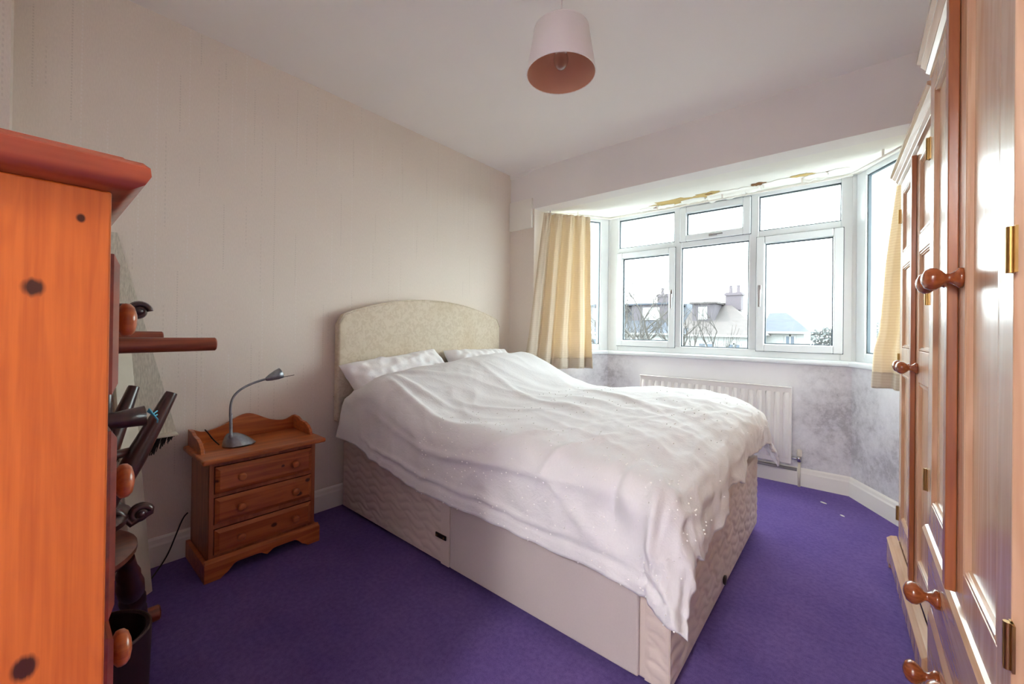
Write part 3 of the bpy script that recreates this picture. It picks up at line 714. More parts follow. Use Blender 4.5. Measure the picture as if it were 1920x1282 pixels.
# moulded top: overhang with rounded nose
pf = [(0, .0), (.012, .002), (.026, .010), (.031, .020), (.030, .030), (.024, .036), (.012, .038), (.008, .042), (0, .042)]
tm = MB(); ring = []
for d_, z in pf:
    ring.append([(-hw-d_, -.0, CZ+z), (-hw-d_, dp+d_, CZ+z), (hw+.005+d_, dp+d_, CZ+z), (hw+.005+d_, -.0, CZ+z)])
n = 4; V = [p for r in ring for p in r]
tm.add(V, [(i*4+k, i*4+(k+1) % 4, (i+1)*4+(k+1) % 4, (i+1)*4+k) for i in range(len(ring)-1) for k in range(4)]+[(3, 2, 1, 0), tuple((len(ring)-1)*4+k for k in range(4))])
tm.build('top', 'chest_top_pine', ch, smooth='auto')
def chest_drawer(z0, z1, kz):
    d = MB(); y0 = dp-.004; y1, y2 = dp+.005, dp+.0115; x0, x1 = -hw+.022, hw-.018; b = .012
    V = [(x0, y0, z0), (x1, y0, z0), (x1, y0, z1), (x0, y0, z1), (x0, y1, z0), (x1, y1, z0), (x1, y1, z1), (x0, y1, z1), (x0+b, y2, z0+b), (x1-b, y2, z0+b), (x1-b, y2, z1-b), (x0+b, y2, z1-b)]
    d.add(V, [(0, 1, 2, 3)]+[(k, 4+k, 4+(k+1) % 4, (k+1) % 4) for k in range(4)]+[(4+k, 8+k, 8+(k+1) % 4, 4+(k+1) % 4) for k in range(4)]+[(11, 10, 9, 8)])
    d.box(x0+.02, x1-.02, .03, y0-.001, z0+.015, z1-.015)
    o = d.build('drawer', 'chest_front_pine', ch)
    for x in (-.22, .23): MB().lathe([(.012, 0), (.013, .004), (.0125, .008), (.019, .011), (.0235, .014), (.0245, .018), (.0235, .023), (.019, .027), (.010, .0295), (.001, .030)], 24, (x, dp+.0112, kz), (0, 1, 0)).build('knob', 'knob_pine', o, True)
for a in ((.985, 1.158, 1.078), (.707, .940, .843), (.432, .686, .600), (.13, .40, .28)): chest_drawer(*a)
MB().box(-hw-.004, hw+.009, dp-.01, dp+.010, 0, .07).build('plinth', 'chest_front_pine', ch, bevel=.003)

# ------------------------------------------------------------------ stacked old furniture behind the chest
def turned_leg(foot, top, rmax, mat, parent, name='leg', rings=True):
    f_, t_ = Vector(foot), Vector(top); L_ = (t_-f_).length
    pr = [(.60, 0), (.66, .02), (.78, .12), (.95, .30), (1.0, .42), (.80, .47), (1.0, .50), (1.04, .56), (.82, .60), (1.0, .63), (1.05, .72), (.85, .80), (.9, .84), (.70, .90), (.62, 1.0)] if rings else [(.55, 0), (.6, .02), (.8, .25), (1.0, .55), (.95, .70), (.72, .74), (.9, .77), (.9, .81), (.68, .86), (.75, .92), (.6, 1)]
    return MB().lathe([(r*rmax, h*L_) for r, h in pr], 18, f_, (t_-f_)).build(name, mat, parent, 'auto')
def scroll(parent, ctr, r, axis_x=True, width=.035, mat='dark_wood', tail=None, name='scroll'):
    pts = []
    for k in range(40):
        a = k/39*2*math.pi*1.6; rr = r*(1-.78*k/39); pts.append((ctr[0], ctr[1]+rr*math.cos(a), ctr[2]+rr*math.sin(a)))
    mb = MB()
    if tail: pts = tail+pts
    mb.tube(pts, [.011]*len(tail or [])+[.011-.004*k/39 for k in range(40)], 10)
    for dx in (-width/2, width/2): mb.tube([(p[0]+dx*.5, p[1], p[2]) for p in pts], [.010]*len(tail or [])+[.009-.004*k/39 for k in range(40)], 10)
    mb.lathe([(.001, -width*.55), (.010, -width*.5), (.013, 0), (.010, width*.5), (.001, width*.55)], 14, ctr, (1, 0, 0))
    return mb.build(name, mat, parent, True)
c1x, c1y = .76, -2.79
c1 = thing('wooden_chair', (c1x, c1y, 0), 'dark wooden chair with rounded seat and turned legs beside the chest', 'chair')
seat = MB().lathe([(.001, .405), (.17, .405), (.205, .415), (.218, .43), (.218, .442), (.205, .45), (.15, .446), (.001, .444)], 40).build('seat', 'seat_wood', c1, 'auto')
for f_, t_ in (((.535, -2.532), (.80, -2.60)), ((1.00, -2.675), (.87, -2.735)), ((.93, -2.985), (.86, -2.90)), ((.60, -3.02), (.68, -2.92))):
    turned_leg((f_[0]-c1x, f_[1]-c1y, 0), (t_[0]-c1x, t_[1]-c1y, .407), .031, 'dark_wood', c1)
for y in (-2.955, -2.625): MB().tube([(.60-c1x, y-c1y, .44), (.57-c1x, y-c1y, .8), (.555-c1x, y-c1y, 1.09)], [.017, .016, .014], 12).build('back_post', 'dark_wood', c1, True)
for y in (-2.87, -2.79, -2.71): MB().tube([(.595-c1x, y-c1y, .445), (.56-c1x, y-c1y, 1.08)], .009, 8).build('spindle', 'dark_wood', c1, True)
MB().box(.535-c1x, .575-c1x, -2.99-c1y, -2.575-c1y, 1.07, 1.14).build('crest_rail', 'dark_wood', c1, bevel=.012)
scroll(c1, (.57-c1x, -2.553-c1y, 1.116), .027)
ar = MB().tube([(.735-c1x, -2.95-c1y, .79), (.735-c1x, -2.75-c1y, .785), (.735-c1x, -2.62-c1y, .792), (.735-c1x, -2.555-c1y, .797)], [.026, .020, .024, .030], 14).build('armrest', 'dark_wood', c1, True)
for y in (-2.93, -2.74): MB().tube([(.735-c1x, y-c1y, .44), (.735-c1x, y-c1y, .785)], .012, 10).build('arm_support', 'dark_wood', c1, True)
sg = MB()
for k in range(4): sg.tube([(.745-c1x+.01*k, -2.552-c1y, .81+.004*k), (.75-c1x, -2.540-c1y+.004*k, .80-.006*k), (.742-c1x, -2.528-c1y, .808-.012*k)], .0022, 6)
sg.build('string_tie', 'blue_string', c1, True)
# upturned stool-like chair resting on that seat
c2x, c2y = .60, -2.76
c2 = thing('upturned_chair', (c2x, c2y, .450), 'dark wooden chair turned upside down with legs in the air behind the chest', 'chair')
MB().lathe([(.001, .003), (.15, .003), (.19, .012), (.195, .03), (.18, .042), (.001, .045)], 36).build('seat', 'dark_wood', c2, 'auto')
for f_, t_ in (((.605, -2.470, .842), (.665, -2.640, .492)), ((.36, -2.535, .845), (.46, -2.655, .492)), ((.42, -3.0, .85), (.48, -2.87, .492)), ((.82, -2.99, .85), (.72, -2.88, .492))):
    turned_leg((f_[0]-c2x, f_[1]-c2y, f_[2]-.45), (t_[0]-c2x, t_[1]-c2y, t_[2]-.45), .029, 'dark_wood', c2, rings=False)
MB().tube([(.625-c2x, -2.545-c2y, .225), (.68-c2x, -2.70-c2y, .215), (.75-c2x, -2.92-c2y, .225)], [.012, .016, .012], 10).build('stretcher', 'dark_wood', c2, True)
scroll(c2, (.66-c2x, -2.553-c2y, .478-.45), .026, name='carved_scroll', tail=[(.66-c2x, -2.64-c2y, .075), (.66-c2x, -2.60-c2y, .045), (.66-c2x, -2.575-c2y, .004)])
# low table standing on its edge against the wall
tb = thing('small_table', (.38, -2.84, 0), 'red-brown table tipped on its edge with round legs pointing at the bedside cabinet', 'table')
B(-.16, .16, -.015, .015, .0, 1.06).build('tabletop', 'red_wood', tb, bevel=.008)
for x, z, ye in ((.47, 1.0, -2.315), (.30, 1.021, -2.447), (.46, .034, -2.468), (.30, .034, -2.64)):
    MB().lathe([(.030, 0), (.029, .1), (.0255, abs(ye+2.825)-.004), (.022, abs(ye+2.825))], 18, (x-.38, .015, z), (0, 1, 0)).build('leg', 'red_wood', tb, 'auto')
# leaning boards
a, b, c_, d = Vector((.224, -2.453, 0)), Vector((.275, -2.515, 0)), Vector((.075, -2.575, 1.10)), Vector((.035, -2.515, 1.10))
nrm = (b-a).cross(d-a).normalized()*.012
lb = MB().add([a, b, c_, d, a+nrm, b+nrm, c_+nrm, d+nrm], [(0, 3, 2, 1), (4, 5, 6, 7), (0, 1, 5, 4), (1, 2, 6, 5), (2, 3, 7, 6), (3, 0, 4, 7)]).build('leaning_board', 'board_cream', bevel=.002)
tag(lb, 'plain cream board standing on the carpet leaning behind the dark chair', 'board')
wp = thing('woven_panel', (.02, -2.5, .58), 'pale woven panel with a slanting edge resting against the wallpaper', 'panel')
q = [(.012, -2.552, 1.455), (.075, -2.36, .60), (.075, -2.72, .60), (.012, -2.72, 1.455)]
q = [(x-.02, y+2.5, z-.58) for x, y, z in q]; V = q+[(x+.008, y, z) for x, y, z in q]
MB().add(V, [(0, 1, 2, 3), (4, 7, 6, 5)]+[(k, 4+k, 4+(k+1) % 4, (k+1) % 4) for k in range(4)]).build('panel', 'woven', wp)
br = MB()
for k in range(160):
    y = lerp(-2.56, -2.362, random.random()); L_ = .07*sstep(-2.352, -2.45, y)+.008; x = .06+.07*random.random()
    br.tube([(x-.02, y+2.5, .015), (x-.02+.012*random.uniform(-1, 1), y+2.5-.25*L_, .015-L_)], [.0022, .0012], 4)
o = br.build('bristles', 'black_bristle', wp); o['kind'] = 'stuff'
MB().box(.035, .115, -.07, .138, .012, .022).build('bristle_strip', 'board_cream', wp, bevel=.003)
# dark open tub standing on the carpet
tubx, tuby = .826, -2.664
tu = thing('waste_tub', (tubx, tuby, 0), 'dark brown leather-look tub on the carpet below the chest knob', 'bin')
MB().lathe([(.001, .004), (.106, .004), (.106, .226), (.112, .229), (.118, .226), (.112, 0), (.001, 0)], 40).build('shell', 'leather', tu, 'auto')
MB().tube([(.1145*math.cos(k/36*2*math.pi), .1145*math.sin(k/36*2*math.pi), .2285) for k in range(37)], .0018, 6).build('rim_seam', 'leather_seam', tu, True)

# ------------------------------------------------------------------ wardrobes: local x along the front (far -> near), local y into the carcass, front doors near y = 0
def moulding(parent, x0, x1, z0, z1, y, name='panel_bead', mat='robe_pine'):
    """raised bead framing a sunken panel"""
    for (a0, a1, b0, b1, mt_) in ((x0, x0+.016, z0, z1, 'robe_edge'), (x1-.016, x1, z0, z1, 'robe_edge'), (x0+.016, x1-.016, z0, z0+.016, mat), (x0+.016, x1-.016, z1-.016, z1, mat)):
        m = MB()
        vert = (a1-a0) < (b1-b0)
        pr = [(0, 0), (.016, 0), (.0145, -.005), (.011, -.0045), (.0095, -.0085), (.004, -.008), (.001, -.004)]
        if vert: m.prism([((a0+p if a0 == x0 else a1-p), q_) for p, q_ in pr], lambda p, z: (p[0], y+p[1], z), b0, b1)
        else: m.prism([((b0+p if b0 == z0 else b1-p), q_) for p, q_ in pr], lambda p, x: (x, y+p[1], p[0]), a0, a1)
        m.build(name, 'robe_rail' if not vert else 'robe_pine', parent)
def robe_door(parent, x0, x1, z0, z1, panels, stile, hinge_x, hinges, knob=None):
    d = MB(); t_ = .020
    lo = [z0]+[z for p in panels for z in p]+[z1]
    d.box(x0, x0+stile, 0, t_, z0, z1); d.box(x1-stile, x1, 0, t_, z0, z1)
    for k in range(0, len(lo), 2): d.box(x0+stile, x1-stile, 0, t_, lo[k], lo[k+1])
    do = d.build('door', 'robe_pine', parent, bevel=.0015)
    for (p0, p1) in panels:
        B(x0+stile-.003, x1-stile+.003, .009, .016, p0-.003, p1+.003).build('panel', 'robe_pine', do)
        moulding(do, x0+stile, x1-stile, p0, p1, .009)
    for z in hinges:
        h_ = MB().tube([(hinge_x, -.004, z-.032), (hinge_x, -.004, z+.032)], .005, 10)
        h_.box(hinge_x-.010, hinge_x+.010, -.002, .001, z-.032, z+.032); h_.build('hinge', 'brass', do, 'auto')
    if knob:
        MB().lathe([(.021, 0), (.021, .006), (.016, .010), (.010, .018), (.010, .024), (.017, .030), (.023, .038), (.024, .046), (.019, .055), (.008, .060), (.001, .061)], 20, (knob[0], 0, knob[1]), (0, -1, 0)).build('knob', 'robe_knob', do, True)
    return do
def cornice(parent, x0, x1, z0, prof, depth, ends=(True, True)):
    """stepped cornice around front and both ends; prof = (out, up)"""
    m = MB(); rows = []
    for o_, u_ in prof: rows.append([(x0-o_*ends[0], depth, z0+u_), (x0-o_*ends[0], -o_, z0+u_), (x1+o_*ends[1], -o_, z0+u_), (x1+o_*ends[1], depth, z0+u_)])
    V = [p for r in rows for p in r]
    m.add(V, [(i*4+k, i*4+k+1, (i+1)*4+k+1, (i+1)*4+k) for i in range(len(rows)-1) for k in range(3)]+[(0, 3, 2, 1), tuple((len(rows)-1)*4+k for k in range(4))])
    m.add([(x0, depth, z0), (x1, depth, z0), (x1, depth, z0+prof[-1][1]), (x0, depth, z0+prof[-1][1])], [(0, 1, 2, 3)])
    return m.build('cornice', 'robe_rail', parent)
CP = [(-.004, 0), (.004, .004), (.004, .014), (.012, .026), (.012, .034), (.022, .052), (.022, .060), (.030, .068), (.030, .082)]
# far, two-door wardrobe
wf = thing('pine_wardrobe', (2.562, -.16, 0), 'lacquered pine wardrobe with two full-length panelled doors beside the bay window', 'wardrobe', -math.pi/2+.036)
FW, FD = .89, .50
cs = MB(); cs.box(.0, .018, .0, FD, .10, 1.775); cs.box(FW-.018, FW, .0, FD, .10, 1.775); cs.box(.018, FW-.018, FD-.01, FD, .1, 1.775); cs.box(.018, FW-.018, .0, FD-.01, 1.755, 1.775); cs.box(.018, FW-.018, .0, FD-.01, .10, .125)
cs.build('carcass', 'robe_pine', wf, bevel=.0015)
for o_ in [1]:
    prs = [(.245, .86), (1.0-.0, 1.40), (1.44, 1.715)]
    prs = [(.235, .895), (1.01, 1.375), (1.44, 1.715)]
    d1 = robe_door(wf, .018, FW/2-.002, .128, 1.765, prs, .062, .012, (1.62, .95, .24), (FW/2-.045, .945))
    d2 = robe_door(wf, FW/2+.002, FW-.018, .128, 1.765, prs, .062, FW-.012, (1.70, .955, .20), (FW/2+.048, .945))
for ob in list(wf.children):
    if ob.name.startswith('door'): ob.location.y = -.021
B(FW/2-.016, FW/2+.012, -.036, -.0215, .135, 1.755).build('meeting_strip', 'robe_edge', wf, bevel=.002)
cornice(wf, 0, FW, 1.775, [(o_+.024 if k_ else o_+.018, u_*.72) for k_, (o_, u_) in enumerate(CP)], FD, (True, False))
# plinth with shaped feet
poly = [(-.012, 0), (.07, 0), (.085, .02), (.11, .036), (.15, .042), (FW-.15, .042), (FW-.11, .036), (FW-.085, .02), (FW-.07, 0), (FW+.012, 0), (FW+.012, .105), (-.012, .105)]
pw = MB(); pw.prism(poly, lambda p, a: (p[0], a, p[1]), -.058, -.036); pw.box(-.012, .004, -.036, FD, 0, .105); pw.box(FW-.004, FW+.012, -.036, FD, 0, .105)
pw.build('plinth', 'robe_pine', wf, bevel=.002)
MB().prism([(-.060, .105), (-.044, .120), (-.022, .124), (-.022, .105)], lambda p, x: (x, p[0], p[1]), -.013, FW+.013).build('plinth_cap', 'robe_rail', wf, bevel=.002)
# near wardrobe with drawers below
wn = thing('pine_wardrobe', (2.565, -1.075, 0), 'taller pine wardrobe with two doors above deep drawers filling the right edge', 'wardrobe', -math.pi/2)
GW, GD = .848, .52
cs = MB(); cs.box(0, .018, .001, GD, .08, 1.835); cs.box(GW-.018, GW, .001, GD, .08, 1.835); cs.box(.018, GW-.018, GD-.01, GD, .08, 1.835); cs.box(.018, GW-.018, .001, GD-.01, 1.812, 1.835)
cs.box(.018, GW-.018, .001, GD-.01, .486, .520); cs.box(.018, GW-.018, .001, GD-.01, .285, .303); cs.box(.018, GW-.018, .001, GD-.01, .08, .098)
cs.build('carcass', 'robe_pine', wn, bevel=.0015)
cm = GW/2+.012
for x0, x1, hx, kx in ((.012, cm-.002, .004, cm-.045), (cm+.002, GW-.020, GW-.014, cm+.05)):
    robe_door(wn, x0, x1, .522, 1.822, [(.598, 1.758)], .072, hx, (1.62, 1.19, .645), (kx, 1.188))
for ob in list(wn.children):
    if ob.name.startswith('door'): ob.location.y = -.0205
B(cm-.020, cm+.012, -.038, -.021, .530, 1.815).build('meeting_strip', 'robe_edge', wn, bevel=.002)
MB().prism([(-.030, .500), (-.024, .510), (-.012, .516), (.0, .518), (.0, .488), (-.022, .488), (-.028, .492)], lambda p, x: (x, p[0], p[1]), -.004, GW+.004).build('waist_moulding', 'robe_rail', wn)
for z0, z1 in ((.306, .484), (.101, .283)):
    d = MB(); x0, x1 = .022, GW-.022; b = .014
    V = [(x0, .0, z0), (x1, .0, z0), (x1, .0, z1), (x0, .0, z1), (x0, -.014, z0), (x1, -.014, z0), (x1, -.014, z1), (x0, -.014, z1), (x0+b, -.021, z0+b), (x1-b, -.021, z0+b), (x1-b, -.021, z1-b), (x0+b, -.021, z1-b)]
    d.add(V, [(3, 2, 1, 0)]+[(k, (k+1) % 4, 4+(k+1) % 4, 4+k) for k in range(4)]+[(4+k, 4+(k+1) % 4, 8+(k+1) % 4, 8+k) for k in range(4)]+[(8, 9, 10, 11)])
    d.box(x0+.02, x1-.02, .001, .4, z0+.02, z1-.03)
    do = d.build('drawer', 'robe_rail', wn)
    for x in (.235, .63): MB().lathe([(.023, 0), (.023, .008), (.018, .012), (.011, .020), (.011, .026), (.019, .032), (.026, .041), (.027, .050), (.021, .060), (.008, .065), (.001, .066)], 20, (x, -.021, (z0+z1)/2+.012), (0, -1, 0)).build('knob', 'robe_knob', do, True)
cornice(wn, 0, GW, 1.835, [(o_+.016, u_) for o_, u_ in CP], GD, (True, False))
B(-.008, GW+.008, -.026, GD, 0, .08).build('plinth', 'robe_pine', wn, bevel=.003)
B(GW+.0005, GW+.030, -.004, .10, .081, 1.834).build('corner_post', 'robe_edge', wn, bevel=.004)

# ------------------------------------------------------------------ radiator
rd = thing('radiator', (.94, .69, .145), 'white pressed-steel panel radiator under the bay window', 'radiator')
RW, RH = 1.108, .538
pan = MB().box(0, RW, -.010, .004, 0, RH).build('panel', 'rad_white', rd, bevel=.006)
for k in range(20):
    x = .035+(RW-.07)*k/19
    def fl(u, v_, x=x):
        z = lerp(.035, RH-.035, v_); e = min(1, min(v_, 1-v_)*RH/.03); a = (u*2-1)
        return (x+a*.017, -.010-.009*math.cos(a*math.pi/2)**1.0*math.sqrt(max(0, e)), z)
    MB().grid(fl, 7, 16).build('flute', 'rad_white', pan, True, flip=False)
B(.0, RW, -.020, .006, RH-.002, RH+.006).build('top_seam', 'rad_white', rd, bevel=.003)
B(.10, .13, .004, .028, .1, .4).build('bracket', 'rad_white', rd); B(RW-.13, RW-.10, .004, .028, .1, .4).build('bracket', 'rad_white', rd)
vl = MB().tube([(RW, -.002, .045), (RW+.045, -.002, .045)], .009, 12).build('valve_tail', 'chrome', rd, True)
MB().lathe([(.012, -.02), (.015, -.015), (.015, .012), (.011, .02)], 16, (RW+.045, -.002, .045)).build('valve_body', 'chrome', rd, True)
MB().lathe([(.013, .02), (.0155, .025), (.0155, .06), (.012, .066), (.001, .068)], 16, (RW+.045, -.002, .045)).build('valve_cap', 'pipe_cream', rd, True)
pp_ = MB().tube([(RW+.045, -.002, .025), (RW+.045, -.002, -.1449)], .0085, 12).build('pipe', 'pipe_cream', rd, True)
bx_ = MB().tube([(.05, .010, -.034), (RW+.03, .010, -.034)], .011, 10).build('feed_pipe', 'grey_pipe', rd, True)

# ------------------------------------------------------------------ curtains and track
def curtain(name, label, topA, topB, botA, botB, zt, zb, folds, amp0, amp1, seed, loc, edge=None):
    c = thing(name, loc, label, 'curtain', group='cream bay curtains'); lo = Vector(loc)
    A0, B0, A1, B1 = [Vector((p[0], p[1], 0)) for p in (topA, topB, botA, botB)]
    def fn(u, v_):
        z = lerp(zt, zb, v_)
        uu = u+.018*nz(v_*2.5, u*4, seed)*v_
        p = lerp(A0, B0, uu).lerp(A1.lerp(B1, uu), v_)
        d = (lerp(A0, B0, 1)-A0).normalized(); nn = Vector((d.y, -d.x, 0))
        a = lerp(amp0, amp1, v_**.7)*(.75+.5*nz(u*6, 3, seed))
        ph = 2*math.pi*folds*u+1.2*nz(u*3, v_*1.2, seed+5)
        w = a*(math.copysign(abs(math.sin(ph))**.8, math.sin(ph))+.30*math.sin(2*ph+1))
        gather = .006*math.sin(2*math.pi*folds*3.1*u+seed)*sstep(.18, .02, v_)
        ruf = .010*sstep(.03, .0, v_)*math.sin(2*math.pi*folds*2.2*u)
        p = p+nn*(w+gather+ruf)
        zz = z+(.006*nz(u*8, 1, seed) if v_ > .97 else 0)
        if edge: p = edge(p, u, v_, zz)
        return (p.x-lo.x, p.y-lo.y, zz-lo.z)
    body = MB().grid(fn, 150, 90).build('cloth', 'curtain_cloth', c, True, flip=False)
    hem = MB().grid(lambda u, v_: (lambda q_: (q_[0], q_[1], q_[2]))(fn(u, .93+.07*v_)), 150, 6)
    for i_, p in enumerate(hem.v): pass
    ho = hem.build('hem', 'curtain_cloth', c, True, flip=False)
    md = ho.modifiers.new('thick', 'SOLIDIFY'); md.thickness = .003; md.offset = 1
    return c
curtain('curtain', 'gathered cream curtain hanging between the papered pier and the bay window', (.305, .085), (.575, .425), (.235, -.075), (.612, .405), 2.088, .738, 4.0, .018, .060, 2.0, (.40, .2, .738))
def redge(p, u, v_, z):
    xl = interp([(.76, 2.462), (.98, 2.470), (1.08, 2.490), (1.45, 2.514), (1.8, 2.550), (2.06, 2.575)], z)
    p.x += (xl-2.47)*(1-u); return p
curtain('curtain', 'cream curtain hanging behind the far end of the pine wardrobe', (2.47, .40), (2.78, .06), (2.47, .36), (2.82, .05), 2.065, .765, 4.0, .010, .020, 9.0, (2.6, .2, .765), redge)
tr_ = thing('curtain_track', (.27, .05, 2.058), 'white curtain track bent around the bay ceiling', 'curtain track')
pth = [(.32, .11), (.60, .56), (.66, .625), (2.32, .625), (2.38, .56), (2.655, .12)]
MB().tube([(x-.27, y-.05, .035) for x, y in pth], .006, 8).build('rail', 'white_plastic', tr_, True)
for x, y in ((.34, .14), (.48, .37), (1.1, .625), (1.6, .625), (2.1, .625), (2.5, .37)): B(x-.27-.006, x-.27+.006, y-.05-.006, y-.05+.006, .036, .076).build('bracket', 'white_plastic', tr_)

# ------------------------------------------------------------------ pendant lamp
plx, ply = 1.545, -1.535
pd = thing('pendant_lamp', (plx, ply, 2.0), 'white drum pendant lamp with copper-toned inside hanging from the ceiling', 'lamp')
MB().lathe([(.05, .435), (.05, .445), (.045, .455)], 24).build('ceiling_rose', 'white_plastic', pd, True)
MB().tube([(0, 0, .12), (0, 0, .436)], .0032, 8).build('cable', 'white_plastic', pd, True)
R0, R1, HS = .1265, .100, .160
sh = MB().lathe([(R0, 0), (R0+.0004, .001), (R1+.0004, HS), (R1, HS+.001)], 64, (0, 0, .012), cap=False).build('shade', 'shade_white', pd, 'auto')
MB().lathe([(R0-.0022, 0), (R1-.0022, HS)], 64, (0, 0, .0125), cap=False).build('shade_lining', 'shade_copper', sh, True)
MB().tube([((R0-.0005)*math.cos(k/48*2*math.pi), (R0-.0005)*math.sin(k/48*2*math.pi), .012) for k in range(49)], .0022, 8).build('rim', 'shade_white', sh, True)
MB().tube([((R1-.0005)*math.cos(k/48*2*math.pi), (R1-.0005)*math.sin(k/48*2*math.pi), .012+HS) for k in range(49)], .0022, 8).build('rim', 'shade_white', sh, True)
sprg = MB()
for k in range(3): sprg.tube([(.018*math.cos(k*2.094), .018*math.sin(k*2.094), .14), (.1*math.cos(k*2.094), .1*math.sin(k*2.094), .168)], .0014, 6)
sprg.build('shade_carrier', 'white_plastic', pd)
MB().lathe([(.012, .175), (.017, .165), (.017, .13), (.020, .125), (.020, .118)], 18).build('lamp_holder', 'white_plastic', pd, True)
t = NT('bulb_glass'); gg = t.n('ShaderNodeBsdfGlossy', i_Roughness=.03); tpn = t.n('ShaderNodeBsdfTransparent'); tpn.inputs['Color'].default_value = (.9, .88, .86, 1); lw = t.n('ShaderNodeLayerWeight', i_Blend=.35); mxx = t.n('ShaderNodeMixShader'); t.l(lw.outputs['Facing'], mxx.inputs[0]); t.l(tpn.outputs[0], mxx.inputs[1]); t.l(gg.outputs[0], mxx.inputs[2]); t.l(mxx.outputs[0], t.out.inputs['Surface']); M['bulb_glass'] = t.m
MB().lathe([(.001, .030), (.012, .033), (.022, .044), (.027, .058), (.027, .070), (.022, .088), (.015, .104), (.013, .118)], 22).build('bulb', 'bulb_glass', pd, True)
MB().lathe([(.0125, .112), (.0125, .126)], 16).build('bulb_cap', 'bulb_cap', pd, True)

# unseen glowing globe added on the landing to brighten the room
t = NT('fill_glow'); em = t.n('ShaderNodeEmission', i_Strength=62.0); em.inputs['Color'].default_value = (.96, .97, .95, 1); t.l(em.outputs[0], t.out.inputs['Surface']); M['fill_glow'] = t.m
gl_ = thing('fill_globe', (2.2, -4.3, 2.0), 'unseen glowing globe added on the landing ceiling as room fill', 'lamp')
MB().lathe([(.14*math.sin(math.pi*k/12)+.0005, .24-.14*math.cos(math.pi*k/12)-.14) for k in range(13)], 24, (0, 0, .05)).build('globe', 'fill_glow', gl_, True)
MB().lathe([(.05, .29), (.05, .30), (.03, .4545)], 16).build('ceiling_mount', 'white_plastic', gl_, True)
# paint chips fallen on the carpet
for k, (x, y, a, L_, lab) in enumerate(((2.24, .455, -.5, .036, 'white paint chip on the carpet below the radiator pipe'), (2.335, .30, -.7, .026, 'smaller white paint chip on the carpet nearer the wardrobe'))):
    ca, sa = math.cos(a), math.sin(a); poly = [(-L_/2, -.004), (L_*.1, -.006), (L_/2, 0), (L_*.15, .005), (-L_*.4, .005)]
    o = MB().prism([(x+p*ca-q_*sa, y+p*sa+q_*ca) for p, q_ in poly], lambda p, z: (p[0], p[1], z), .0005, .004).build('paint_chip', 'flake_paint')
    tag(o, lab, 'paint chip')

# ------------------------------------------------------------------ outside: gardens and houses opposite
GZ = -3.2
struct(B(-80, 60, 1.2, 160, GZ-.2, GZ).build('ground', 'lawn'))
def house_block(name, label, x0, x1, y0, y1, eave, ridge_z, roofm, wallm, hip=(0, 0), wins=(), dormers=(), chimneys=(), cat='house', group=None):
    h = thing(name, ((x0+x1)/2, y0, GZ), label, cat, group=group); ox, oy = (x0+x1)/2, y0
    L = lambda x, y, z: (x-ox, y-oy, z-GZ)
    w = MB(); w.box(x0-ox, x1-ox, 0, y1-y0, 0, eave-GZ); w.build('wall', wallm, h)
    ym = (y0+y1)/2; ov = .35
    V = [L(x0-ov, y0-ov, eave), L(x1+ov, y0-ov, eave), L(x1+ov, y1+ov, eave), L(x0-ov, y1+ov, eave), L(x0-ov+hip[0], ym, ridge_z), L(x1+ov-hip[1], ym, ridge_z)]
    r = MB().add(V, [(0, 1, 5, 4), (2, 3, 4, 5), (1, 2, 5), (3, 0, 4), (0, 3, 2, 1)]).build('roof', roofm, h)
    g = B(x0-ov-ox, x1+ov-ox, -ov-.08, -ov, eave-GZ-.12, eave-GZ).build('gutter', 'render_white', h)
    for (a0, a1, b0, b1) in wins:
        f = MB(); rect_frame(f, a0-ox, a1-ox, b0-GZ, b1-GZ, .09, -.05, .02); f.box((a0+a1)/2-ox-.04, (a0+a1)/2-ox+.04, -.05, .02, b0-GZ, b1-GZ); fo = f.build('window', 'render_white', h)
        B(a0-ox, a1-ox, -.02, -.005, b0-GZ, b1-GZ).build('pane', 'far_glass', fo)
    for (a0, a1, b0, b1, yy) in dormers:
        dm = B(a0-ox, a1-ox, yy-oy, ym-oy, b0-GZ, b1-GZ).build('dormer', 'dormer_tile', h)
        B(a0-.15-ox, a1+.15-ox, yy-.2-oy, ym-oy, b1-GZ, b1-GZ+.12).build('dormer_roof', roofm, dm)
        wq = (a1-a0)
        f = B(a0+.28*wq-ox, a0+.68*wq-ox, yy-.06-oy, yy-oy, b0+.45*(b1-b0)-GZ-.15, b1-GZ-.2).build('dormer_window', 'render_white', dm)
        B(a0+.33*wq-ox, a0+.63*wq-ox, yy-.075-oy, yy-.061-oy, b0+.50*(b1-b0)-GZ-.1, b1-GZ-.3).build('dormer_pane', 'render_white', dm)
    for (cx, cz0, cz1, cw) in chimneys:
        c_ = MB().box(cx-cw/2-ox, cx+cw/2-ox, ym-.4-oy, ym+.4-oy, cz0-GZ, cz1-GZ); c_.box(cx-cw/2-.08-ox, cx+cw/2+.08-ox, ym-.48-oy, ym+.48-oy, cz1-GZ-.2, cz1-GZ-.05)
        co = c_.build('chimney', 'house_brick', h)
        for dx in (-.25, .25): MB().lathe([(.13, 0), (.11, .15), (.10, .45), (.12, .5)], 10, (cx+dx*cw-ox, ym-oy, cz1-GZ)).build('chimney_pot', 'house_brick', co)
    return h
house_block('terrace_house', 'pale terrace house with dark box dormer and chimney seen through the left panes', -15.5, -6.3, 25, 33, .95, 3.2, 'roof_slate', 'render_white', (0, 0), wins=[(-13.6, -12.2, -.9, .5), (-9.9, -8.5, -1.0, .45), (-7.9, -6.9, -1.0, .45)], dormers=[(-14.6, -11.2, 1.25, 3.05, 26.4), (-10.4, -7.3, 1.25, 3.0, 26.4)], chimneys=[(-8.75, 2.6, 3.95, 1.1)], group='houses opposite')
